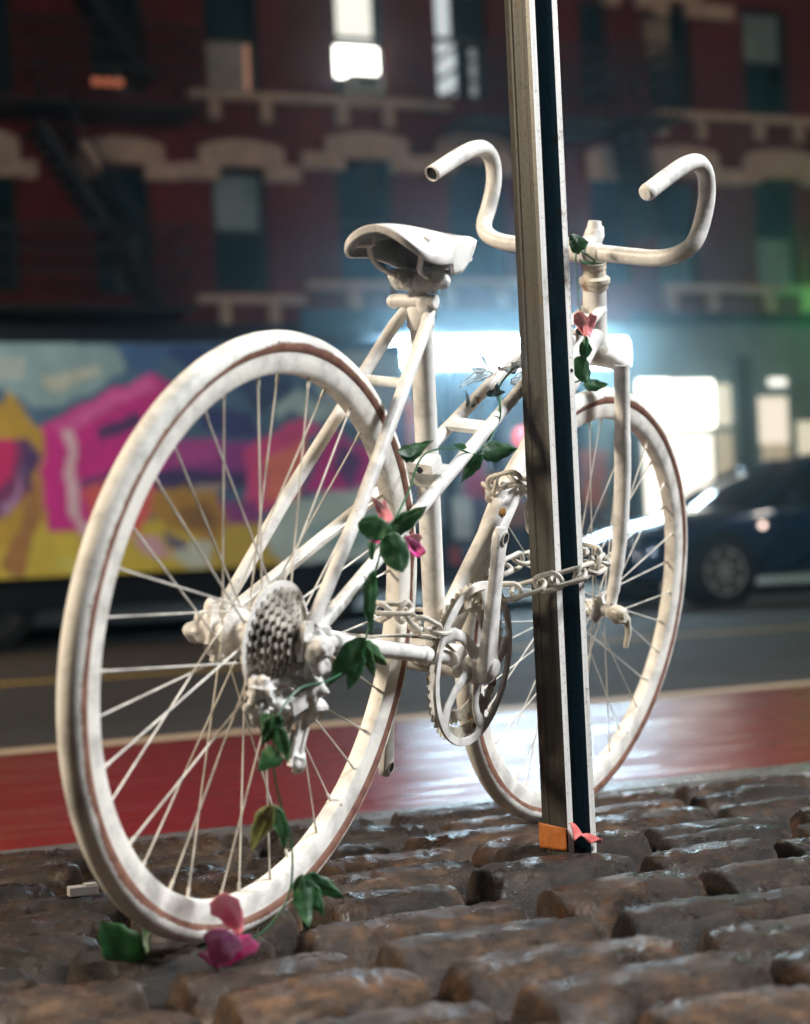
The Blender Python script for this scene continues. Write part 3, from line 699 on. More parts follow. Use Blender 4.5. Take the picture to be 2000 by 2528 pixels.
LV = [((338, 2392), (248, 2268), 108, 1.96, 'g', -.03, 0), ((345, 2375), (366, 2280), 42, 1.96, 'g', .02, .6),
      ((735, 2170), (848, 2212), 62, 1.97, 'g', .02, -.3), ((742, 2160), (760, 2290), 56, 1.96, 'g', -.02, .4), ((755, 2175), (800, 2262), 46, 1.96, 'g', 0, .2),
      ((670, 1985), (618, 2102), 52, 1.93, 'y', 0, .3), ((672, 1980), (706, 2092), 44, 1.94, 'g', .02, -.4), ((690, 1985), (652, 2060), 40, 1.95, 'y', .02, 0),
      ((690, 1765), (645, 1842), 52, 1.90, 'g', 0, .2), ((678, 1790), (715, 1882), 44, 1.90, 'g', 0, -.2), ((690, 1850), (640, 1900), 60, 1.90, 'g', .02, 0), ((668, 1760), (655, 1815), 46, 1.90, 'g', .02, 0),
      ((900, 1572), (808, 1692), 60, 2.05, 'g', 0, .3), ((885, 1600), (862, 1702), 52, 2.06, 'g', 0, -.3), ((892, 1585), (952, 1640), 44, 2.08, 'g', .02, .2), ((895, 1590), (925, 1668), 34, 2.07, 'g', .02, 0),
      ((918, 1408), (912, 1568), 40, 2.05, 'g', 0, .4), ((955, 1316), (886, 1290), 62, 2.03, 'r', 0, .1), ((962, 1318), (1052, 1250), 50, 2.05, 'g', 0, -.1), ((958, 1318), (995, 1412), 72, 2.03, 'r', 0, .1),
      ((980, 1122), (1068, 1092), 42, 2.14, 'g', .02, .5), ((988, 1130), (1040, 1120), 36, 2.14, 'g', .02, .3), ((1186, 1118), (1274, 1108), 56, 2.36, 'g', .01, .1), ((1188, 1122), (1138, 1192), 38, 2.35, 'g', 0, .2),
      ((1152, 1104), (1118, 1098), 16, 2.34, 'g', 0, 0), ((1200, 972), (1246, 968), 20, 2.42, 'd', 0, 0), ((1222, 978), (1228, 945), 16, 2.42, 'd', 0, 0), ((1158, 1000), (1150, 962), 9, 2.43, 'd', 0, 0), ((1152, 1004), (1157, 985), 9, 2.43, 'd', 0, 0), ((1164, 1006), (1176, 994), 8, 2.43, 'd', 0, 0),
      ((1430, 862), (1462, 862), 44, 2.62, 'r', 0, 0), ((1428, 880), (1446, 946), 44, 2.62, 'r', 0, 0), ((1440, 950), (1500, 950), 34, 2.66, 'g', 0, .3), ((1405, 605), (1452, 598), 52, 2.60, 'g', 0, 0), ((1408, 580), (1440, 612), 34, 2.60, 'g', 0, .2), ((1430, 646), (1490, 652), 16, 2.63, 'g', 0, .8), ((1424, 812), (1438, 828), 17, 2.61, 'd', 0, 0)]
for i, (a, b, w, t, c, tt, rl) in enumerate(LV):
    patch('leaf', a, b, w, t, {'g': M_LEAF, 'r': M_LEAF, 'y': M_LEAFY, 'd': M_LEAFD}[c], tt, roll=rl, shape='round' if c == 'r' else 'leaf', lobes=.8 if c != 'r' else .25, seed=i*1.7)
def flower(center, petals, label=None):
    cpt = px(*center)
    f = MB(); f.lathe(cpt-gp-(cu*.006), cu*-1, [(-.010, .0022), (-.004, .0048), (.004, .0038), (.014, .0018)], 10)
    root = f.build('flower', M_VINE, gar)
    for i, (a, b, w, t, tt, mm, rl) in enumerate(petals):
        o = patch('petal', a, b, w, t, mm, tt, cup=.5, shape='petal' if w > 30 else 'leaf', roll=rl, lobes=.5, seed=i*2.1+center[0], fold=-.5); o.parent = root
flower((541, 2374, 1.93), [((600, 2300), (545, 2204), 92, 1.92, .0, M_PINKL, .15), ((540, 2372), (566, 2278), 124, 1.90, -.02, M_PINK, 0), ((552, 2376), (625, 2312), 70, 1.905, .0, M_PINK, -.15), ((536, 2374), (500, 2352), 30, 1.92, .02, M_PINK, .2)])
flower((958, 1298, 2.05), [((962, 1292), (924, 1224), 28, 2.04, .0, M_PINKL, .3), ((960, 1292), (944, 1240), 24, 2.045, .01, M_PINKL, -.5)])
flower((1002, 1330, 2.08), [((1000, 1326), (1040, 1372), 40, 2.07, .0, M_PINK, .2), ((1000, 1322), (1034, 1330), 34, 2.08, .01, M_PINKL, -.3)])
flower((1446, 838, 2.62), [((1448, 832), (1428, 772), 40, 2.61, .0, M_PINKL, .2), ((1448, 836), (1456, 780), 34, 2.62, .01, M_PINKL, -.5)])
flower((918, 1338, 2.06), [((940, 1340), (910, 1330), 10, 2.04, 0, M_PINK, 0)])
for i, (a, b, w, t, tt, rl) in enumerate([((1212, 915), (1132, 952), 26, 2.42, 0, .3), ((1200, 915), (1160, 912), 22, 2.43, 0, -.4), ((1225, 935), (1310, 880), 30, 2.46, .04, .6), ((1240, 905), (1318, 898), 20, 2.47, .04, -.3), ((1262, 960), (1296, 912), 26, 2.48, .02, .2), ((1205, 905), (1182, 868), 12, 2.43, 0, .1)]):
    patch('plastic_wrap', a, b, w, t, M_PLAST, tt, cup=.6, roll=rl, lobes=1.6, seed=i*3.3)
M_CORAL = leaf_mat('coral_cloth', (.42, .06, .05), (.60, .12, .10), (.72, .25, .22), .6)
# loose things on the ground
pet = mesh_obj('fallen_petal', [], [], M_PINKL); bpy.data.objects.remove(pet)
pc = px(1432, 2082, 2.44); vs = []; fs = []
for j in range(7):
    for i in range(11):
        q = i/10; w = .5+.5*math.sin(math.pi*q)
        vs.append(df*(.058*q-.004)-dw*(.006+.012*(j/6)*(1-q*.6))+Vector((0, 0, .012+.030*(1-q)*(1-j/6*.6)+.006*math.sin(q*9+j)*(1-q*.5)+.004)))
for j in range(6):
    for i in range(10): q = j*11+i; fs.append((q, q+1, q+12, q+11))
pt = mesh_obj('fallen_petal', vs, fs, M_CORAL, loc=POSTX+Vector((0, 0, .014))); tag(pt, 'crumpled pink petal lying in the mouth of the metal post at its foot', 'petal')
sm = pt.modifiers.new('t', 'SOLIDIFY'); sm.thickness = .0008
sc = MB(); q0 = px(205, 2214, 2.37); sc.box((0, 0, .004), (.019, .009, .006), (SD, ND, Vector((0, 0, 1)))); sc.box(SD*.010+Vector((0, 0, .0112)), (.008, .008, .0010), (SD, ND, Vector((0, 0, 1))))
q0.z = walk_z(q0.dot(ND))+.003
so = sc.build('paper_scrap', simple('pale_paper', (.34, .32, .30), .6), smooth=False, bevel=.001, origin=None); so.location = q0; tag(so, 'small pale scrap lying on the cobbles left of the rear wheel', 'scrap')

# ================================================================== ACROSS THE STREET
ST = Matrix.Rotation(TH, 4, 'Z')
NB = 22.6                                    # building line
def sthing(name, label, cat, s, n, z, group=None):
    o = thing(name, label, cat, group=group); o.matrix_world = ST @ Matrix.Translation((s, n, z)); return o
class SB_(MB):
    """boxes in street coordinates relative to a root at (s0,n0,z0)"""
    def __init__(self, o): super().__init__(); self.o = Vector(o)
    def b(self, s0, s1, n0, n1, z0, z1): self.box(Vector(((s0+s1)/2, (n0+n1)/2, (z0+z1)/2))-self.o, (abs(s1-s0)/2, abs(n1-n0)/2, abs(z1-z0)/2))
def brick_mat(name, c0, c1, mortar):
    M, t, b = newmat(name)
    tc = t.nodes.new('ShaderNodeTexCoord'); mp = t.nodes.new('ShaderNodeMapping'); mp.inputs['Rotation'].default_value = (R(90), 0, 0); t.links.new(tc.outputs['Object'], mp.inputs[0])
    br = t.nodes.new('ShaderNodeTexBrick'); br.inputs['Scale'].default_value = 1; br.inputs['Brick Width'].default_value = .21; br.inputs['Row Height'].default_value = .07; br.inputs['Mortar Size'].default_value = .008
    br.inputs['Color1'].default_value = (*c0, 1); br.inputs['Color2'].default_value = (*c1, 1); br.inputs['Mortar'].default_value = (*mortar, 1); t.links.new(mp.outputs[0], br.inputs['Vector'])
    n = ramp(t, nz(t, .7, 4).outputs[0], [(.3, (.7, .7, .7)), (.7, (1.2, 1.2, 1.2))])
    mm = t.nodes.new('ShaderNodeMix'); mm.data_type = 'RGBA'; mm.blend_type = 'MULTIPLY'; mm.inputs[0].default_value = 1
    t.links.new(br.outputs[0], mm.inputs[6]); t.links.new(n.outputs[0], mm.inputs[7]); t.links.new(mm.outputs[2], b.inputs['Base Color']); b.inputs['Roughness'].default_value = .9; b.inputs['Specular IOR Level'].default_value = .08
    bump(t, b, br.outputs['Fac'], -.4, .006); return M
M_BRICK = brick_mat('dark_red_brick', (.11, .011, .010), (.15, .019, .016), (.04, .012, .012))
M_TRIM = simple('brownstone_trim', (.38, .27, .21), .9, scale=6, var=.2, bmp=.4, bdist=.01)
M_FRAMEW = simple('window_frame', (.010, .022, .022), .5)
def glass(name, c, rough=.08):
    M, t, b = newmat(name); b.inputs['Base Color'].default_value = (*c, 1); b.inputs['Roughness'].default_value = rough; b.inputs['Specular IOR Level'].default_value = .35
    r = ramp(t, nz(t, 1.5, 3).outputs[0], [(.35, tuple(x*.6 for x in c)), (.65, tuple(min(1, x*1.4) for x in c))]); t.links.new(r.outputs[0], b.inputs['Base Color']); return M
M_GLASS = glass('dark_glass', (.004, .022, .026)); M_BLUEG = glass('blue_glass', (.003, .024, .055))
M_BLIND = simple('pale_blind', (.16, .22, .22), .7, scale=3, var=.25)
M_CURT = simple('grey_curtain', (.30, .27, .24), .8, scale=4)
M_LIT = emit('lit_room', (1, .97, .88), 7.0); M_LIT2 = emit('lit_blind', (.95, .92, .80), 1.1); M_LITD = emit('dim_lit_room', (.75, .85, .88), .75)
M_IRON = simple('black_iron', (.012, .013, .016), .5)
def on_wall(x, y): return on_n(x, y, NB)
secs = [('left', -30, on_wall(745, 600)[0]), ('mid', on_wall(745, 600)[0], on_wall(1445, 600)[0]), ('right', on_wall(1445, 600)[0], 34)]
zs_street = on_wall(1000, 868)[1]
ZSHOP = on_wall(900, 800)[1]                  # top of the shopfront
ZTOP = 13.5
LAB = ['dark red brick building at the left with fire escape, above the graffiti truck', 'dark red brick building in the middle with one brightly lit window', 'dark red brick building at the right with green light on its sills']
blds = []
for i, (_, s0, s1) in enumerate(secs):
    b = sthing('brick_building', LAB[i], 'building', (s0+s1)/2, NB, FARZ); blds.append((b, ((s0+s1)/2, NB, FARZ), s0, s1))
# windows: (section, x0, x1, ytop, ybottom, kind)
WIN = [(0, -60, 45, 395, 720, 'dark'), (0, 232, 375, 413, 728, 'half'), (0, 527, 664, 418, 722, 'blind'), (1, 837, 972, 396, 694, 'blue'), (1, 1110, 1250, 402, 697, 'blue'), (2, 1462, 1560, 410, 700, 'blue'), (2, 1624, 1728, 449, 708, 'blueb'), (2, 1868, 1974, 450, 712, 'greyb'),
       (0, -80, 28, -60, 228, 'dark'), (0, 222, 352, -60, 232, 'half'), (0, 503, 640, -60, 238, 'curt'), (1, 822, 952, -60, 240, 'lit'), (1, 1076, 1205, -60, 245, 'litd'), (2, 1404, 1500, 0, 262, 'dark'), (2, 1594, 1708, 14, 268, 'curt2'), (2, 1836, 1948, 22, 285, 'blind')]
holes = {0: [], 1: [], 2: []}
for w in WIN:
    xm = (w[1]+w[2])/2; ym = (w[3]+w[4])/2
    sa = on_wall(w[1], ym)[0]; sb = on_wall(w[2], ym)[0]; zb = on_wall(xm, w[4])[1]; zt = on_wall(xm, w[3])[1]
    holes[w[0]].append((sa, sb, zb, zt, w[5]))
def wall_with_holes(mb, s0, s1, z0, z1, hs, n0, n1):
    ss = sorted({s0, s1, *[h[0] for h in hs], *[h[1] for h in hs]}); zz = sorted({z0, z1, *[h[2] for h in hs], *[h[3] for h in hs]})
    for j in range(len(zz)-1):
        run = None
        for i in range(len(ss)-1):
            cs_, cz_ = (ss[i]+ss[i+1])/2, (zz[j]+zz[j+1])/2
            hole = any(h[0] < cs_ < h[1] and h[2] < cz_ < h[3] for h in hs)
            if not hole:
                if run is None: run = ss[i]
            if (hole or i == len(ss)-2) and run is not None:
                mb.b(run, ss[i] if hole else ss[i+1], n0, n1, zz[j], zz[j+1]); run = None
for bi, (b, o, s0, s1) in enumerate(blds):
    hs = [h for h in holes[bi] if h[0] < s1-.05 and h[1] > s0+.05]; hs = [(max(h[0], s0+.06), min(h[1], s1-.06), h[2], min(h[3], ZTOP-.5), h[4]) for h in hs]
    wl = SB_(o); wall_with_holes(wl, s0+.002, s1-.002, ZSHOP, ZTOP, hs, NB, NB+.35); wl.b(s0+.002, s1-.002, NB+.9, NB+8, FARZ, ZTOP)
    wl.build('wall', M_BRICK, b, smooth=False)
    co = SB_(o); co.b(s0+.003, s1-.003, NB-.35, NB+.3, ZTOP, ZTOP+.5); co.b(s0+.003, s1-.003, NB-.18, NB-.003, ZTOP-.3, ZTOP-.003); co.build('cornice', M_TRIM, b, smooth=False)
    for (sa, sb, zb, zt, kd) in hs:
        pn = SB_(o); pn.b(sa, sb, NB+.20, NB+.22, zb, zt)
        gm = M_BLUEG if 'blue' in kd else M_GLASS
        win = pn.build('window', gm, b, smooth=False)
        f = SB_(o); t_ = .055; zm = zb+(zt-zb)*.5
        for a, c, d, e in ((sa, sa+t_, zb, zt), (sb-t_, sb, zb, zt), (sa+t_, sb-t_, zb, zb+t_), (sa+t_, sb-t_, zt-t_, zt), (sa+t_, sb-t_, zm-.03, zm+.03)): f.b(a, c, NB+.12, NB+.197, d, e)
        f.build('frame', M_FRAMEW, win, smooth=False)
        ia, ib = sa+t_, sb-t_; sc_ = None
        def shade(nm, za, zc, mat, a=ia, c=ib):
            q = SB_(o); q.b(a, c, NB+.185, NB+.198, za, zc); q.build(nm, mat, win, smooth=False)
        if kd == 'blind': shade('blind', zm+.03, zt-t_, M_BLIND)
        if kd == 'half': shade('blind', zb+t_, zm-.03, simple('dull_blind', (.07, .11, .11), .7), ia+.25, ib)
        if kd == 'greyb': shade('blind', zb+t_, zm-.03, M_BLIND)
        if kd == 'blueb': shade('blind', zb+t_, zm-.03, simple('blue_blind', (.05, .12, .13), .7))
        if kd == 'curt': shade('curtain', zb+t_, zm-.03, M_CURT); shade('lamp_glow', zb+.15, zm-.05, emit('orange_lamp_glow', (1, .35, .14), .35), ib-.10, ib-.04)
        if kd == 'curt2': shade('curtain', zm-.12, zt-t_, simple('brown_curtain', (.22, .17, .11), .8), ia+.05, ib-.2)
        if kd == 'lit':
            z1_ = on_wall(890, 183)[1]; z2_ = on_wall(890, 108)[1]
            shade('lit_pane', z1_, z2_, M_LIT); shade('lit_blind', z2_+.04, zt-t_, M_LIT2, ia+.07, ib-.07)
            ac = SB_(o); ac.b(sa+.14, sb-.14, NB-.22, NB+.12, zb+.02, z1_-.05); a_ = ac.build('air_conditioner', simple('ac_case', (.34, .32, .27), .6), win, smooth=False)
            g_ = SB_(o); g_.b(sa+.22, sb-.22, NB-.235, NB-.222, zb+.08, z1_-.11); g_.build('grille', M_FRAMEW, win, smooth=False)
        if kd == 'litd':
            shade('lit_curtain', zb+.1, zm-.04, M_LITD, ia+.02, ia+.30); shade('lit_curtain', zm+.05, zt-.2, M_LITD, ia-.0, ia+.24); shade('lit_curtain', zb+.1, zm-.1, emit('faint_lit_room', (.5, .7, .75), .22), ib-.16, ib-.06); shade('lit_curtain', zm+.8, zt-.2, emit('faint_lit_room', (.5, .7, .75), .3), ib-.18, ib-.04)
# stone trim: sills on brackets and stepped lintel bands
def sill(bi, x0, x1, y, brackets, label=None):
    b, o = blds[bi][0], blds[bi][1]; q = SB_(o); xm = (x0+x1)/2; z = on_wall(xm, y)[1]; s0, s1 = on_wall(x0, y)[0], on_wall(x1, y)[0]
    q.b(s0, s1, NB-.16, NB-.003, z-.055, z+.055)
    for bx in brackets:
        sx = on_wall(bx, y)[0]; q.b(sx-.075, sx+.075, NB-.13, NB-.004, z-.32, z-.056); 
    q.build('sill', M_TRIM, b, smooth=False)
sill(0, 478, 748, 742, (550, 672)); sill(1, 752, 1010, 708, (868,)); sill(1, 1020, 1280, 700, (1100, 1230)); sill(2, 1640, 1990, 716, (1650, 1750)); sill(2, 1884, 2060, 718, (1890, 1985))
sill(0, 455, 745, 243, (523, 650)); sill(1, 750, 1105, 258, (838, 952)); sill(2, 1610, 2060, 297, (1625, 1722, 1865, 1962))
def lintel(bi, x0, x1, ytop, ymid, ybot, lo=None, hi=None):
    """raised arch block x0..x1 between ytop and ymid, lower running band from lo to x0 and x1 to hi"""
    b, o = blds[bi][0], blds[bi][1]; q = SB_(o); xm = (x0+x1)/2
    S_ = lambda x: on_wall(x, ymid)[0]
    zt, zm, zb = on_wall(xm, ytop)[1], on_wall(xm, ymid)[1], on_wall(xm, ybot)[1]
    sa, sb = S_(x0), S_(x1); n = 12
    vs = []; fs = []
    for i in range(n+1):
        t = i/n; s = sa+(sb-sa)*t; arch = .10*(1-(2*t-1)**2)
        for nn in (NB-.12, NB-.003):
            for z in (zm-.02, zt-.05+arch): vs.append(Vector((s, nn, z))-Vector(o))
    for i in range(n):
        k = i*4; l = k+4; fs += [(k, l, l+1, k+1), (k+1, l+1, l+3, k+3), (k+2, k+3, l+3, l+2), (k, k+2, l+2, l)]
    fs += [(0, 1, 3, 2), (n*4, n*4+2, n*4+3, n*4+1)]
    q.add(vs, fs)
    lw = .26
    q.b(sa, sa+lw, NB-.125, NB-.004, zb, zm-.021); q.b(sb-lw, sb, NB-.125, NB-.004, zb, zm-.021)
    if lo is not None: q.b(S_(lo), sa-.002, NB-.115, NB-.004, zb, zb+.22)
    if hi is not None: q.b(sb+.002, S_(hi), NB-.115, NB-.004, zb, zb+.22)
    q.build('lintel', M_TRIM, b, smooth=False)
lintel(0, -60, 45, 336, 398, 440, hi=88); lintel(0, 190, 402, 350, 402, 445, lo=140, hi=440); lintel(0, 488, 695, 358, 410, 450, lo=442, hi=735)
lintel(1, 800, 1002, 338, 392, 425, lo=742, hi=1040); lintel(1, 1074, 1250, 342, 396, 430, lo=1042, hi=1262)
lintel(2, 1445, 1535, 370, 420, 445, hi=1585); lintel(2, 1588, 1765, 372, 432, 455, hi=1830); lintel(2, 1832, 2010, 380, 440, 458)
lintel(2, 1480, 1600, -60, -10, 22); lintel(2, 1602, 1720, -60, 4, 45, hi=1800); 
# fire escapes
def fire_escape(bi, x0, x1, yp, yq, down=True, xd=None):
    b, o = blds[bi][0], blds[bi][1]; q = SB_(o)
    s0, s1 = on_wall(x0, yp)[0], on_wall(x1, yp)[0]; z = on_wall((x0+x1)/2, yp)[1]; n0 = NB-1.05
    q.b(s0, s1, n0, NB-.003, z-.10, z-.04)
    for zz in (z+.35, z+.62, z+.90): q.b(s0, s1, n0, n0+.035, zz, zz+.04)
    k = int((s1-s0)/.13)
    for i in range(k+1): s = s0+(s1-s0)*i/k; q.b(s-.012, s+.012, n0+.006, n0+.03, z-.04, z+.9)
    for s in (s0, s1-.04):
        for zz in (z+.35, z+.62, z+.90): q.b(s, s+.04, n0+.036, NB-.004, zz+.002, zz+.038)
    q.build('fire_escape', M_IRON, b, smooth=False)
    if xd:
        (xa, ya), (xb, yb) = xd; q = SB_(o)
        A = Vector((on_wall(xa, ya)[0], NB-.75, on_wall(xa, ya)[1]))-Vector(o); E = Vector((on_wall(xb, yb)[0], NB-.75, on_wall(xb, yb)[1]))-Vector(o)
        for dn in (0, .55):
            q.tube([A+Vector((0, dn, 0)), E+Vector((0, dn, 0))], .07, 6); q.tube([A+Vector((0, dn, .75)), E+Vector((0, dn, .75))], .03, 6)
        for i in range(14): c_ = A.lerp(E, (i+.5)/14); q.box(c_+Vector((0, .27, 0)), (.14, .27, .02))
        q.build('escape_stair', M_IRON, b, smooth=False)
fire_escape(0, -60, 430, 772, 0, xd=((360, 770), (70, 330)))
fire_escape(0, -60, 440, 288, 0, xd=((330, 230), (140, -60)))
fire_escape(1, 1085, 1440, 322, 0)
fire_escape(2, 1452, 1592, 318, 0, xd=((1560, 600), (1500, 330)))
fb = SB_(blds[0][1])
for x0, x1 in ((216, 290), (324, 352)): 
    a_, z_ = on_wall(x0, 213); c_, _ = on_wall(x1, 213); fb.b(a_, c_, NB-.3, NB-.2, z_-.035, z_+.035)
fb.build('lit_planter', emit('orange_glow', (1, .22, .07), .42), blds[0][0], smooth=False)
# ---- shopfronts, ground floor
M_SHOPD = simple('dark_shopfront', (.012, .018, .028), .4); M_SHOPW = simple('green_grey_stucco', (.15, .21, .19), .7, scale=3)
M_AWN = simple('blue_awning', (.012, .06, .12), .6, scale=3); M_INT = simple('shop_interior', (.22, .23, .24), .8, scale=2, var=.4)
ZG = FARZ
def shop(bi, name, xa, xb, mat, z1=None):
    b, o = blds[bi][0], blds[bi][1]; q = SB_(o); q.b(on_wall(xa, 1000)[0], on_wall(xb, 1000)[0], NB-.10, NB+.3, ZG, (z1 or ZSHOP)-.004); return q.build(name, mat, b, smooth=False)
def cell(bi, name, x0, x1, y0, y1, n0, n1, mat, ref=None):
    b, o = blds[bi][0], blds[bi][1]; ref = ref or NB; xm, ym = (x0+x1)/2, (y0+y1)/2; q = SB_(o)
    q.b(on_n(x0, ym, n0)[0], on_n(x1, ym, n0)[0], n0, n1, on_n(xm, y1, n0)[1], on_n(xm, y0, n0)[1]); return q.build(name, mat, b, smooth=False)
shop(0, 'shopfront', -60, 744, M_SHOPD)
# middle shop: open glazed front with awning and light strip
cell(1, 'signboard', 748, 1440, 765, 832, NB-.22, NB-.1, M_AWN)
cell(1, 'awning', 900, 1440, 800, 828, NB-1.0, NB-.24, M_AWN)
cell(1, 'shop_back_wall', 748, 1600, 860, 1420, NB+.75, NB+.85, M_INT)
cell(1, 'stall_riser', 748, 1440, 1300, 1420, NB-.1, NB+.1, M_SHOPD)
for x in (750, 930, 1110, 1230, 1425): cell(1, 'pier', x, x+16, 862, 1420, NB-.12, NB+.12, M_SHOPD)
POST = [(1148, 1195, 1130, 1230, (.40, .03, .10)), (1195, 1240, 1170, 1235, (.35, .10, .07)), (1120, 1165, 1225, 1330, (.50, .50, .46)), (1168, 1200, 1225, 1290, (.06, .05, .11)), (1112, 1135, 1350, 1395, (.45, .06, .05)), (1140, 1162, 1340, 1372, (.10, .14, .2)), (1240, 1300, 1240, 1300, (.30, .10, .05)), (1008, 1022, 990, 1180, (.5, .12, .08)), (1020, 1036, 1050, 1220, (.28, .26, .36))]
for x0, x1, y0, y1, c in POST: cell(1, 'poster', x0, x1, y0, y1, NB-.16, NB-.13, simple('poster_print', c, .7, scale=5, var=.4))
# right shop
q = shop(2, 'shopfront', 1448, 2400, M_SHOPW); 
cell(2, 'fascia', 1560, 2400, 775, 800, NB-.2, NB-.1, M_SHOPD)
cell(2, 'poster', 1436, 1500, 1110, 1180, NB-.16, NB-.11, simple('poster_print', (.36, .10, .07), .7, scale=6, var=.6))
cell(2, 'poster', 1440, 1490, 1180, 1250, NB-.16, NB-.11, simple('poster_print', (.45, .12, .06), .7, scale=6, var=.5))
cell(2, 'poster', 1440, 1500, 1255, 1300, NB-.16, NB-.11, simple('poster_print', (.08, .06, .07), .7, scale=6, var=.5))
cell(2, 'doorway', 1520, 1582, 1060, 1330, NB-.115, NB-.105, M_SHOPD)
WARM = emit('lit_shop_window', (1, .93, .78), 5.5); WARM2 = emit('lit_shop_window', (1, .92, .76), 2.0); CREAM = emit('lit_shop_interior', (.95, .84, .60), .75); WARM3 = emit('lit_shop_window', (1, .84, .66), .95); BEIGE = emit('lit_shop_interior', (.80, .60, .32), .42)
cell(2, 'shop_window', 1578, 1656, 938, 1062, NB-.13, NB-.105, WARM); cell(2, 'shop_window', 1662, 1762, 940, 1054, NB-.13, NB-.105, WARM)
cell(2, 'shop_window', 1768, 1812, 948, 1050, NB-.13, NB-.105, CREAM); cell(2, 'shop_window', 1660, 1760, 1072, 1235, NB-.13, NB-.105, WARM2)
cell(2, 'shop_window', 1596, 1640, 1068, 1325, NB-.13, NB-.105, WARM2); cell(2, 'shop_window', 1772, 1822, 1066, 1240, NB-.13, NB-.105, BEIGE)
cell(2, 'shop_window', 1642, 1762, 1238, 1325, NB-.13, NB-.105, CREAM)
cell(2, 'shop_window', 1876, 1946, 980, 1096, NB-.13, NB-.105, WARM3); cell(2, 'shop_window', 1884, 1950, 1098, 1165, NB-.13, NB-.105, BEIGE); cell(2, 'shop_window', 1972, 2060, 1040, 1150, NB-.13, NB-.105, CREAM)
cell(2, 'column', 1826, 1866, 880, 1420, NB-.30, NB-.15, simple('dark_green_column', (.03, .055, .05), .6))
def disc(bi, name, x, y, r, mat, n=NB-.2):
    b, o = blds[bi][0], blds[bi][1]; s, z = on_n(x, y, n); q = MB(); q.lathe(Vector((s, n, z))-Vector(o), (0, -1, 0), [(-.04, r*.8), (0, r), (.03, r*.9), (.04, .001)], 20); return q.build(name, mat, b)
cell(2, 'ceiling_light', 1902, 1942, 934, 952, NB-.16, NB-.11, emit('round_lamp', (1, .95, .85), 1.6)); disc(1, 'red_light', 1290, 1078, .13, emit('red_lamp', (1, .05, .08), 2.2))
# big light strip and green neon
b, o = blds[1][0], blds[1][1]
ls = thing('strip_light', 'long glowing white light strip above the shopfront behind the seat', 'light')
sa, za = on_n(956, 874, NB-.35); sb, zb = on_n(1548, 868, NB-.35)
zc_ = (za+zb)/2; ls.matrix_world = ST @ Matrix.Translation((sa, NB-.35, zc_))
q = MB(); hs_ = .17
for i in range(3):
    s0 = (sb-sa)*i/3+.02; s1 = (sb-sa)*(i+1)/3-.02; q.box(((s0+s1)/2, 0, 0), ((s1-s0)/2, .05, hs_))
q.build('tube', emit('strip_glow', (.62, .85, 1), 85), ls, smooth=False, bevel=.03)
q = MB(); q.box(((sb-sa)/2, .085, 0), ((sb-sa)/2+.05, .03, .20)); q.build('housing', simple('light_housing', (.3, .33, .36), .4), ls, smooth=False)
sn = thing('neon_sign', 'green neon light at the right edge below the sills', 'light'); s_, z_ = on_n(2052, 742, NB-.25)
sn.matrix_world = ST @ Matrix.Translation((s_, NB-.25, z_)); q = MB(); q.box((0, 0, 0), (.10, .04, .09)); q.build('tube', emit('green_neon', (.10, 1, .15), 100), sn, smooth=False, bevel=.02)
q = MB(); q.box((.02, .08, 0), (.2, .03, .2)); q.build('backboard', M_SHOPD, sn, smooth=False)
# ---- graffiti box truck
NT = 15.0
def on_t(x, y): return on_n(x, y, NT)
RZ = road_z(NT)
s_l, s_r = on_t(-350, 1100)[0], on_t(1006, 1100)[0]
z_t, z_b = on_t(500, 846)[1], on_t(500, 1405)[1]
tr = sthing('box_truck', 'box truck with colourful graffiti in pink, yellow and blue parked across the street', 'truck', (s_l+s_r)/2, NT+1.2, RZ); TO = Vector(((s_l+s_r)/2, NT+1.2, RZ))
M_TBODY = simple('truck_box_side', (.18, .2, .24), .6, scale=3); M_TDARK = simple('truck_chassis', (.003, .005, .008), .7, spec=.1)
q = SB_(TO); q.b(s_l, s_r, NT+.012, NT+2.3, z_b, z_t); q.build('cargo_box', M_TBODY, tr, smooth=False)
q = SB_(TO); q.b(s_l, s_r-.1, NT+.35, NT+2.0, RZ+.38, z_b-.004); q.b(s_l+.2, s_r-.15, NT+.10, NT+.16, RZ+.33, z_b-.01); q.build('chassis', M_TDARK, tr, smooth=False)
q = SB_(TO); q.b(s_r-.02, s_r+.16, NT+.05, NT+2.25, RZ+.40, RZ+.62); q.build('bumper', M_TDARK, tr, smooth=False)
q = SB_(TO); q.b(s_l-2.1, s_l-.06, NT+.1, NT+2.1, RZ+.45, RZ+2.3); q.build('cab', simple('cab_paint', (.3, .3, .3), .3), tr, smooth=False, bevel=.15)
def wheel_at(root, O_, s, n, r, w, rimmat, tm):
    q = MB(); c = Vector((s, n, RZ+r))-O_; q.lathe(c, (0, 1, 0), [(0, r*.62), (.0, r*.9), (.03, r), (w-.03, r), (w, r*.9), (w, .01)], 40)
    wh = q.build('wheel', tm, root)
    q = MB(); q.lathe(c, (0, 1, 0), [(.03, r*.70), (-.012, r*.68), (-.012, r*.62), (.04, r*.60)], 40)
    q.lathe(c, (0, 1, 0), [(-.016, .001), (-.016, .05), (.03, .06)], 20)
    for k in range(7):
        a = 2*math.pi*k/7+.3; d = Vector((math.cos(a), 0, math.sin(a))); q.box(c+d*(r*.33)+Vector((0, -.006, 0)), (r*.31, .010, r*.05), (d, Vector((0, 1, 0)), d.cross(Vector((0, 1, 0)))))
    q.build('rim', rimmat, wh); return wh
M_TYR2 = simple('rubber', (.010, .012, .014), .7); M_ALLOY = simple('alloy', (.60, .60, .56), .35, .5, scale=8, var=.4); M_TRIMR = simple('steel_rim', (.03, .03, .035), .6)
for s in (on_t(800, 1500)[0], s_l+1.0): wheel_at(tr, TO, s, NT+.16, .40, .26, M_TRIMR, M_TYR2)
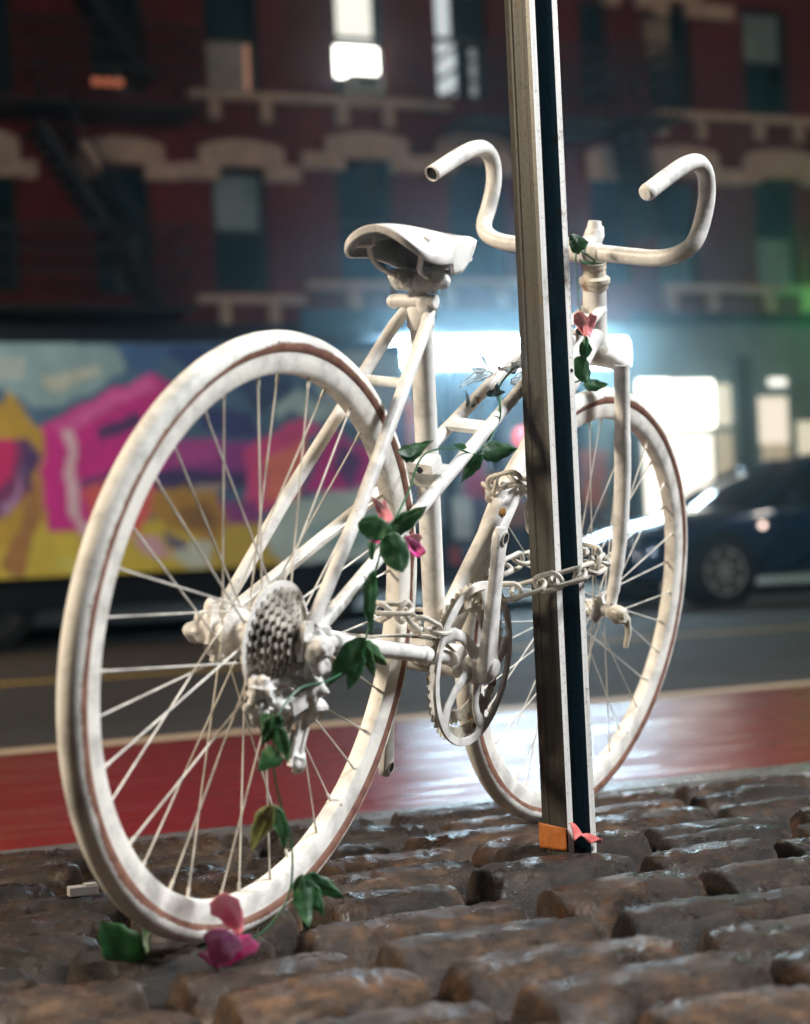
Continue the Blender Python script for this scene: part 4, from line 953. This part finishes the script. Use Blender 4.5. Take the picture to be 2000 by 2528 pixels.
# painted side: sprayed colour fields, stored per vertex
def mural():
    poly = [  # (colour, polygon in panel picture units)
     ((.05, .12, .20), [(-400, 800), (1100, 800), (1100, 1500), (-400, 1500)]),
     ((.22, .34, .36), [(-400, 800), (230, 846), (330, 880), (250, 960), (110, 1010), (60, 990), (0, 960), (-400, 960)]),
     ((.36, .44, .42), [(-100, 860), (60, 880), (60, 940), (-60, 950)]), ((.45, .48, .40), [(100, 938), (230, 900), (250, 925), (120, 968)]),
     ((.012, .04, .15), [(290, 850), (640, 850), (700, 1000), (470, 920), (400, 870)]), ((.03, .10, .24), [(300, 855), (420, 860), (380, 930), (310, 900)]),
     ((.26, .36, .40), [(690, 880), (1100, 860), (1100, 1100), (800, 1020), (760, 900)]),
     ((.02, .05, .12), [(600, 930), (720, 920), (730, 1010), (620, 1020)]), ((.30, .42, .42), [(670, 1010), (740, 960), (830, 1030), (780, 1050), (720, 1010), (690, 1040)]),
     ((.42, .26, .03), [(-400, 1100), (0, 990), (22, 965), (100, 1060), (120, 1300), (0, 1440), (-400, 1460)]),
     ((.52, .40, .05), [(60, 1300), (600, 1270), (700, 1300), (690, 1420), (0, 1450), (-60, 1420)]), ((.30, .14, .04), [(0, 1400), (100, 1150), (110, 1260), (50, 1430)]),
     ((.50, .46, .10), [(120, 1390), (200, 1370), (300, 1400), (200, 1430)]),
     ((.16, .02, .10), [(-100, 1090), (60, 1080), (105, 1130), (60, 1230), (-10, 1280), (-100, 1270)]), ((.50, .01, .12), [(-60, 1080), (45, 1085), (30, 1180), (-40, 1230)]), ((.06, .02, .12), [(60, 1085), (100, 1120), (80, 1210), (50, 1180)]), ((.35, .20, .36), [(0, 1250), (30, 1230), (60, 1150), (50, 1230), (10, 1270)]),
     ((.52, .015, .22), [(100, 1045), (380, 920), (450, 960), (400, 1040), (420, 1180), (330, 1300), (230, 1310), (120, 1310), (110, 1180)]),
     ((.62, .10, .34), [(120, 1050), (370, 930), (400, 950), (180, 1060)]), ((.05, .015, .10), [(235, 1060), (345, 1020), (360, 1050), (250, 1095)]),
     ((.65, .45, .50), [(160, 1060), (185, 1060), (195, 1270), (240, 1310), (205, 1320), (170, 1280)]), ((.62, .10, .10), [(195, 1190), (370, 1170), (385, 1260), (340, 1310), (230, 1290)]), ((.16, .03, .16), [(195, 1180), (380, 1150), (380, 1172), (200, 1200)]),
     ((.22, .03, .22), [(410, 1080), (640, 1090), (660, 1180), (410, 1170)]), ((.34, .05, .24), [(420, 1080), (560, 1090), (540, 1140), (420, 1150)]), ((.03, .02, .10), [(380, 1160), (600, 1165), (620, 1200), (400, 1210)]), ((.02, .03, .14), [(480, 1000), (620, 1020), (640, 1090), (500, 1060)]),
     ((.55, .06, .20), [(600, 1110), (740, 1035), (790, 1060), (700, 1130), (700, 1260), (620, 1260)]), ((.66, .18, .14), [(650, 1130), (760, 1080), (730, 1230), (660, 1240)]), ((.45, .02, .22), [(810, 1060), (950, 1120), (940, 1230), (740, 1215), (780, 1150)]), ((.08, .02, .14), [(840, 1080), (900, 1130), (860, 1210), (820, 1160)]), ((.20, .04, .18), [(530, 1230), (640, 1240), (640, 1330), (540, 1320)]),
     ((.36, .20, .04), [(380, 1210), (540, 1200), (560, 1340), (430, 1310), (370, 1270)]), ((.20, .10, .03), [(430, 1260), (520, 1240), (540, 1300), (470, 1310)]), ((.55, .32, .36), [(310, 1310), (390, 1330), (430, 1380), (350, 1370)]), ((.48, .52, .44), [(430, 1340), (520, 1330), (560, 1370), (480, 1410), (430, 1390)]), ((.10, .08, .16), [(400, 1310), (470, 1340), (460, 1360), (410, 1350)]),
     ((.46, .34, .06), [(560, 1290), (700, 1300), (690, 1400), (500, 1405)]), ((.40, .50, .48), [(700, 1240), (900, 1200), (1010, 1230), (1010, 1370), (700, 1395), (650, 1330)]), ((.26, .40, .42), [(760, 1300), (960, 1270), (960, 1330), (780, 1360)]), ((.30, .24, .22), [(480, 1200), (560, 1190), (540, 1215), (490, 1220)]), ((.16, .18, .34), [(960, 1000), (1010, 1000), (1010, 1200), (965, 1200)])]
    nx, nz_ = 190, 60; vs = []; fs = []; colr = []
    def inside(p, x, y):
        c = False; j = len(p)-1
        for i in range(len(p)):
            if (p[i][1] > y) != (p[j][1] > y) and x < (p[j][0]-p[i][0])*(y-p[i][1])/(p[j][1]-p[i][1]+1e-9)+p[i][0]: c = not c
            j = i
        return c
    for j in range(nz_+1):
        for i in range(nx+1):
            s = s_l+(s_r-s_l)*i/nx; z = z_b+(z_t-z_b)*j/nz_
            P = Vector((s, NT, z)); Wp = ST @ P; d = Wp-cc; X = 1000+FPX*d.dot(cr)/d.dot(cw); Yp = 1264-FPX*d.dot(cu)/d.dot(cw)
            X += 14*noise.noise(Vector((X/60, Yp/60, 0))); Yp += 14*noise.noise(Vector((X/60, Yp/60, 7)))
            c = poly[0][0]
            for cl, pg in poly:
                if inside(pg, X, Yp): c = cl
            vs.append(P-TO); l_ = sum(c)/3; colr.append(tuple(max(0, min(.9, (l_+(v-l_)*1.05)*.95)) for v in c))
    for j in range(nz_):
        for i in range(nx): q = j*(nx+1)+i; fs.append((q, q+1, q+nx+2, q+nx+1))
    M, t, b = newmat('sprayed_mural'); a = t.nodes.new('ShaderNodeVertexColor'); a.layer_name = 'paint'
    n = ramp(t, nz(t, 7, 5, .7).outputs[0], [(.3, (.75, .75, .75)), (.7, (1.2, 1.2, 1.2))]); mm = t.nodes.new('ShaderNodeMix'); mm.data_type = 'RGBA'; mm.blend_type = 'MULTIPLY'; mm.inputs[0].default_value = .8
    t.links.new(a.outputs[0], mm.inputs[6]); t.links.new(n.outputs[0], mm.inputs[7]); t.links.new(mm.outputs[2], b.inputs['Base Color']); b.inputs['Roughness'].default_value = .55
    o_ = mesh_obj('painted_side', vs, fs, M, tr, smooth=False)
    ca = o_.data.color_attributes.new('paint', 'FLOAT_COLOR', 'POINT')
    ca.data.foreach_set('color', [x for c in colr for x in (*c, 1)])
mural()
# ---- dark blue car
NC = 15.2
def on_c(x, y): return on_n(x, y, NC)
cz = road_z(NC); sw = on_c(1786, 1440)[0]            # front wheel centre
car = sthing('parked_car', 'dark blue car parked across the street beyond the front wheel, facing left', 'car', sw, NC+.9, cz); CO = Vector((sw, NC+.9, cz))
RZ = cz
M_CAR, t_, b_ = newmat('dark_blue_car_paint'); b_.inputs['Specular Tint'].default_value = (.7, .85, 1, 1); b_.inputs['Roughness'].default_value = .18; b_.inputs['Metallic'].default_value = .25; b_.inputs['Coat Weight'].default_value = 1
r_ = ramp(t_, nz(t_, 3).outputs[0], [(.3, (.004, .022, .075)), (.7, (.007, .040, .12))]); t_.links.new(r_.outputs[0], b_.inputs['Base Color'])
M_CGL = glass('car_glass', (.006, .010, .012), .04)
def loft_car():
    # stations along the car (s from the front wheel, forward is negative): bottom, shoulder height, half width
    low = [(-.93, .34, .50, .60), (-.90, .24, .60, .72), (-.75, .20, .70, .82), (-.45, .20, .78, .88), (0, .22, .86, .90), (.45, .22, .93, .91), (1.0, .22, .97, .91), (1.8, .22, .99, .91), (2.6, .22, 1.0, .91), (3.1, .24, 1.0, .90), (3.5, .28, .98, .86), (3.65, .36, .90, .78)]
    q = MB(); vs = []; n = 0
    for s, zb_, zt_, hw in low:
        crown = .05+.03*math.sin(max(0, min(1, (s+.9)/1.6))*math.pi)
        pr = [(-hw*.94, zb_), (-hw, zb_+.12), (-hw, zb_+(zt_-zb_)*.6), (-hw*.97, zt_-.05), (-hw*.88, zt_), (-hw*.45, zt_+crown*.7), (0, zt_+crown), (hw*.45, zt_+crown*.7), (hw*.88, zt_), (hw*.97, zt_-.05), (hw, zb_+(zt_-zb_)*.6), (hw, zb_+.12), (hw*.94, zb_)]
        vs += [Vector((s, y, z)) for y, z in pr]; n += 1
    k = 13; fs = [(i*k+j, i*k+(j+1) % k, (i+1)*k+(j+1) % k, (i+1)*k+j) for i in range(n-1) for j in range(k)] + [tuple(range(k))[::-1], tuple(range((n-1)*k, n*k))]
    q.add(vs, fs); body = q.build('body', M_CAR, car); sm = body.modifiers.new('s', 'SUBSURF'); sm.levels = 1; sm.render_levels = 2
    top = [(.42, .94, .78, .70), (.75, 1.16, .74, .72), (1.20, 1.36, .70, .72), (1.7, 1.45, .66, .72), (2.3, 1.44, .66, .72), (2.8, 1.32, .67, .72), (3.25, 1.06, .72, .72)]
    q = MB(); vs = []
    for s, z, hw, _ in top: vs += [Vector((s, y, w)) for y, w in ((-.84, .92), (-(hw+.84)/2, (z+.92)/2), (-hw, z-.05), (-hw*.8, z), (0, z+.03), (hw*.8, z), (hw, z-.05), ((hw+.84)/2, (z+.92)/2), (.84, .92))]
    k = 9; n = len(top); fs = [(i*k+j, i*k+j+1, (i+1)*k+j+1, (i+1)*k+j) for i in range(n-1) for j in range(k-1)] + [tuple(range(k))[::-1], tuple(range((n-1)*k, n*k))]
    q.add(vs, fs); g = q.build('cabin_glass', M_CGL, car)
    q = MB()
    q.add([v+Vector((0, 0, .012)) for v in vs if True], [(i*k+j, i*k+j+1, (i+1)*k+j+1, (i+1)*k+j) for i in range(2, 5) for j in range(2, k-3)])
    ro = q.build('roof', M_CAR, car); sl = ro.modifiers.new('t', 'SOLIDIFY'); sl.thickness = .02
    for sg in (-1, 1):
        q = MB(); q.tube([Vector((.42, sg*.84, .93)), Vector((.75, sg*.79, 1.13)), Vector((1.2, sg*.73, 1.34)), Vector((1.7, sg*.69, 1.43)), Vector((2.3, sg*.69, 1.42)), Vector((2.8, sg*.71, 1.29)), Vector((3.3, sg*.80, 1.0))], .035, 8); q.build('pillar', M_CAR, car)
    q = MB(); q.blob((.78, -.98, 1.02), .10, 0, 1, 10, (.7, 1, .75)); q.build('mirror', M_CAR, car)
    q = MB(); q.blob((-.80, -.62, .62), .10, 0, 1, 10, (1.3, .9, .7)); q.build('headlight', simple('headlight_lens', (.2, .22, .25), .1), car)
    q = MB(); q.blob((.47, -.915, .76), .030, 0, 1, 8); q.build('indicator', emit('side_marker', (1, .72, .60), 4), car)
    q = MB(); q.box((1.45, -.925, .82), (.10, .012, .014)); q.build('door_handle', M_ALLOY, car)
    q = MB(); q.lathe((0, -.912, .34), (0, 1, 0), [(0, .39), (.30, .385)], 40); q.build('wheel_arch', M_TDARK, car)
    q = MB(); q.lathe((2.72, -.912, .34), (0, 1, 0), [(0, .39), (.30, .385)], 40); q.build('wheel_arch', M_TDARK, car)
loft_car()
for s in (sw, sw+2.72):
    for n in (NC-.045, NC+1.60): wheel_at(car, CO, s, n, .33, .22, M_ALLOY, M_TYR2)

# ---- thin volume added to imitate lens bloom round the lights
hz_ = MB(); hz_.box((6, 15, 4.6), (48, 36, 5.9))
ho = hz_.build('bloom_haze', None, smooth=False); tag(ho, kind='stuff'); ho.data.materials.clear()
HM = bpy.data.materials.new('bloom_air'); HM.use_nodes = True; hn = HM.node_tree; hn.nodes.remove(hn.nodes['Principled BSDF'])
pv_ = hn.nodes.new('ShaderNodeVolumePrincipled'); pv_.inputs['Density'].default_value = .0054; pv_.inputs['Color'].default_value = (.6, .85, 1, 1); pv_.inputs['Anisotropy'].default_value = .95
hn.links.new(pv_.outputs[0], hn.nodes['Material Output'].inputs['Volume']); ho.data.materials.append(HM)
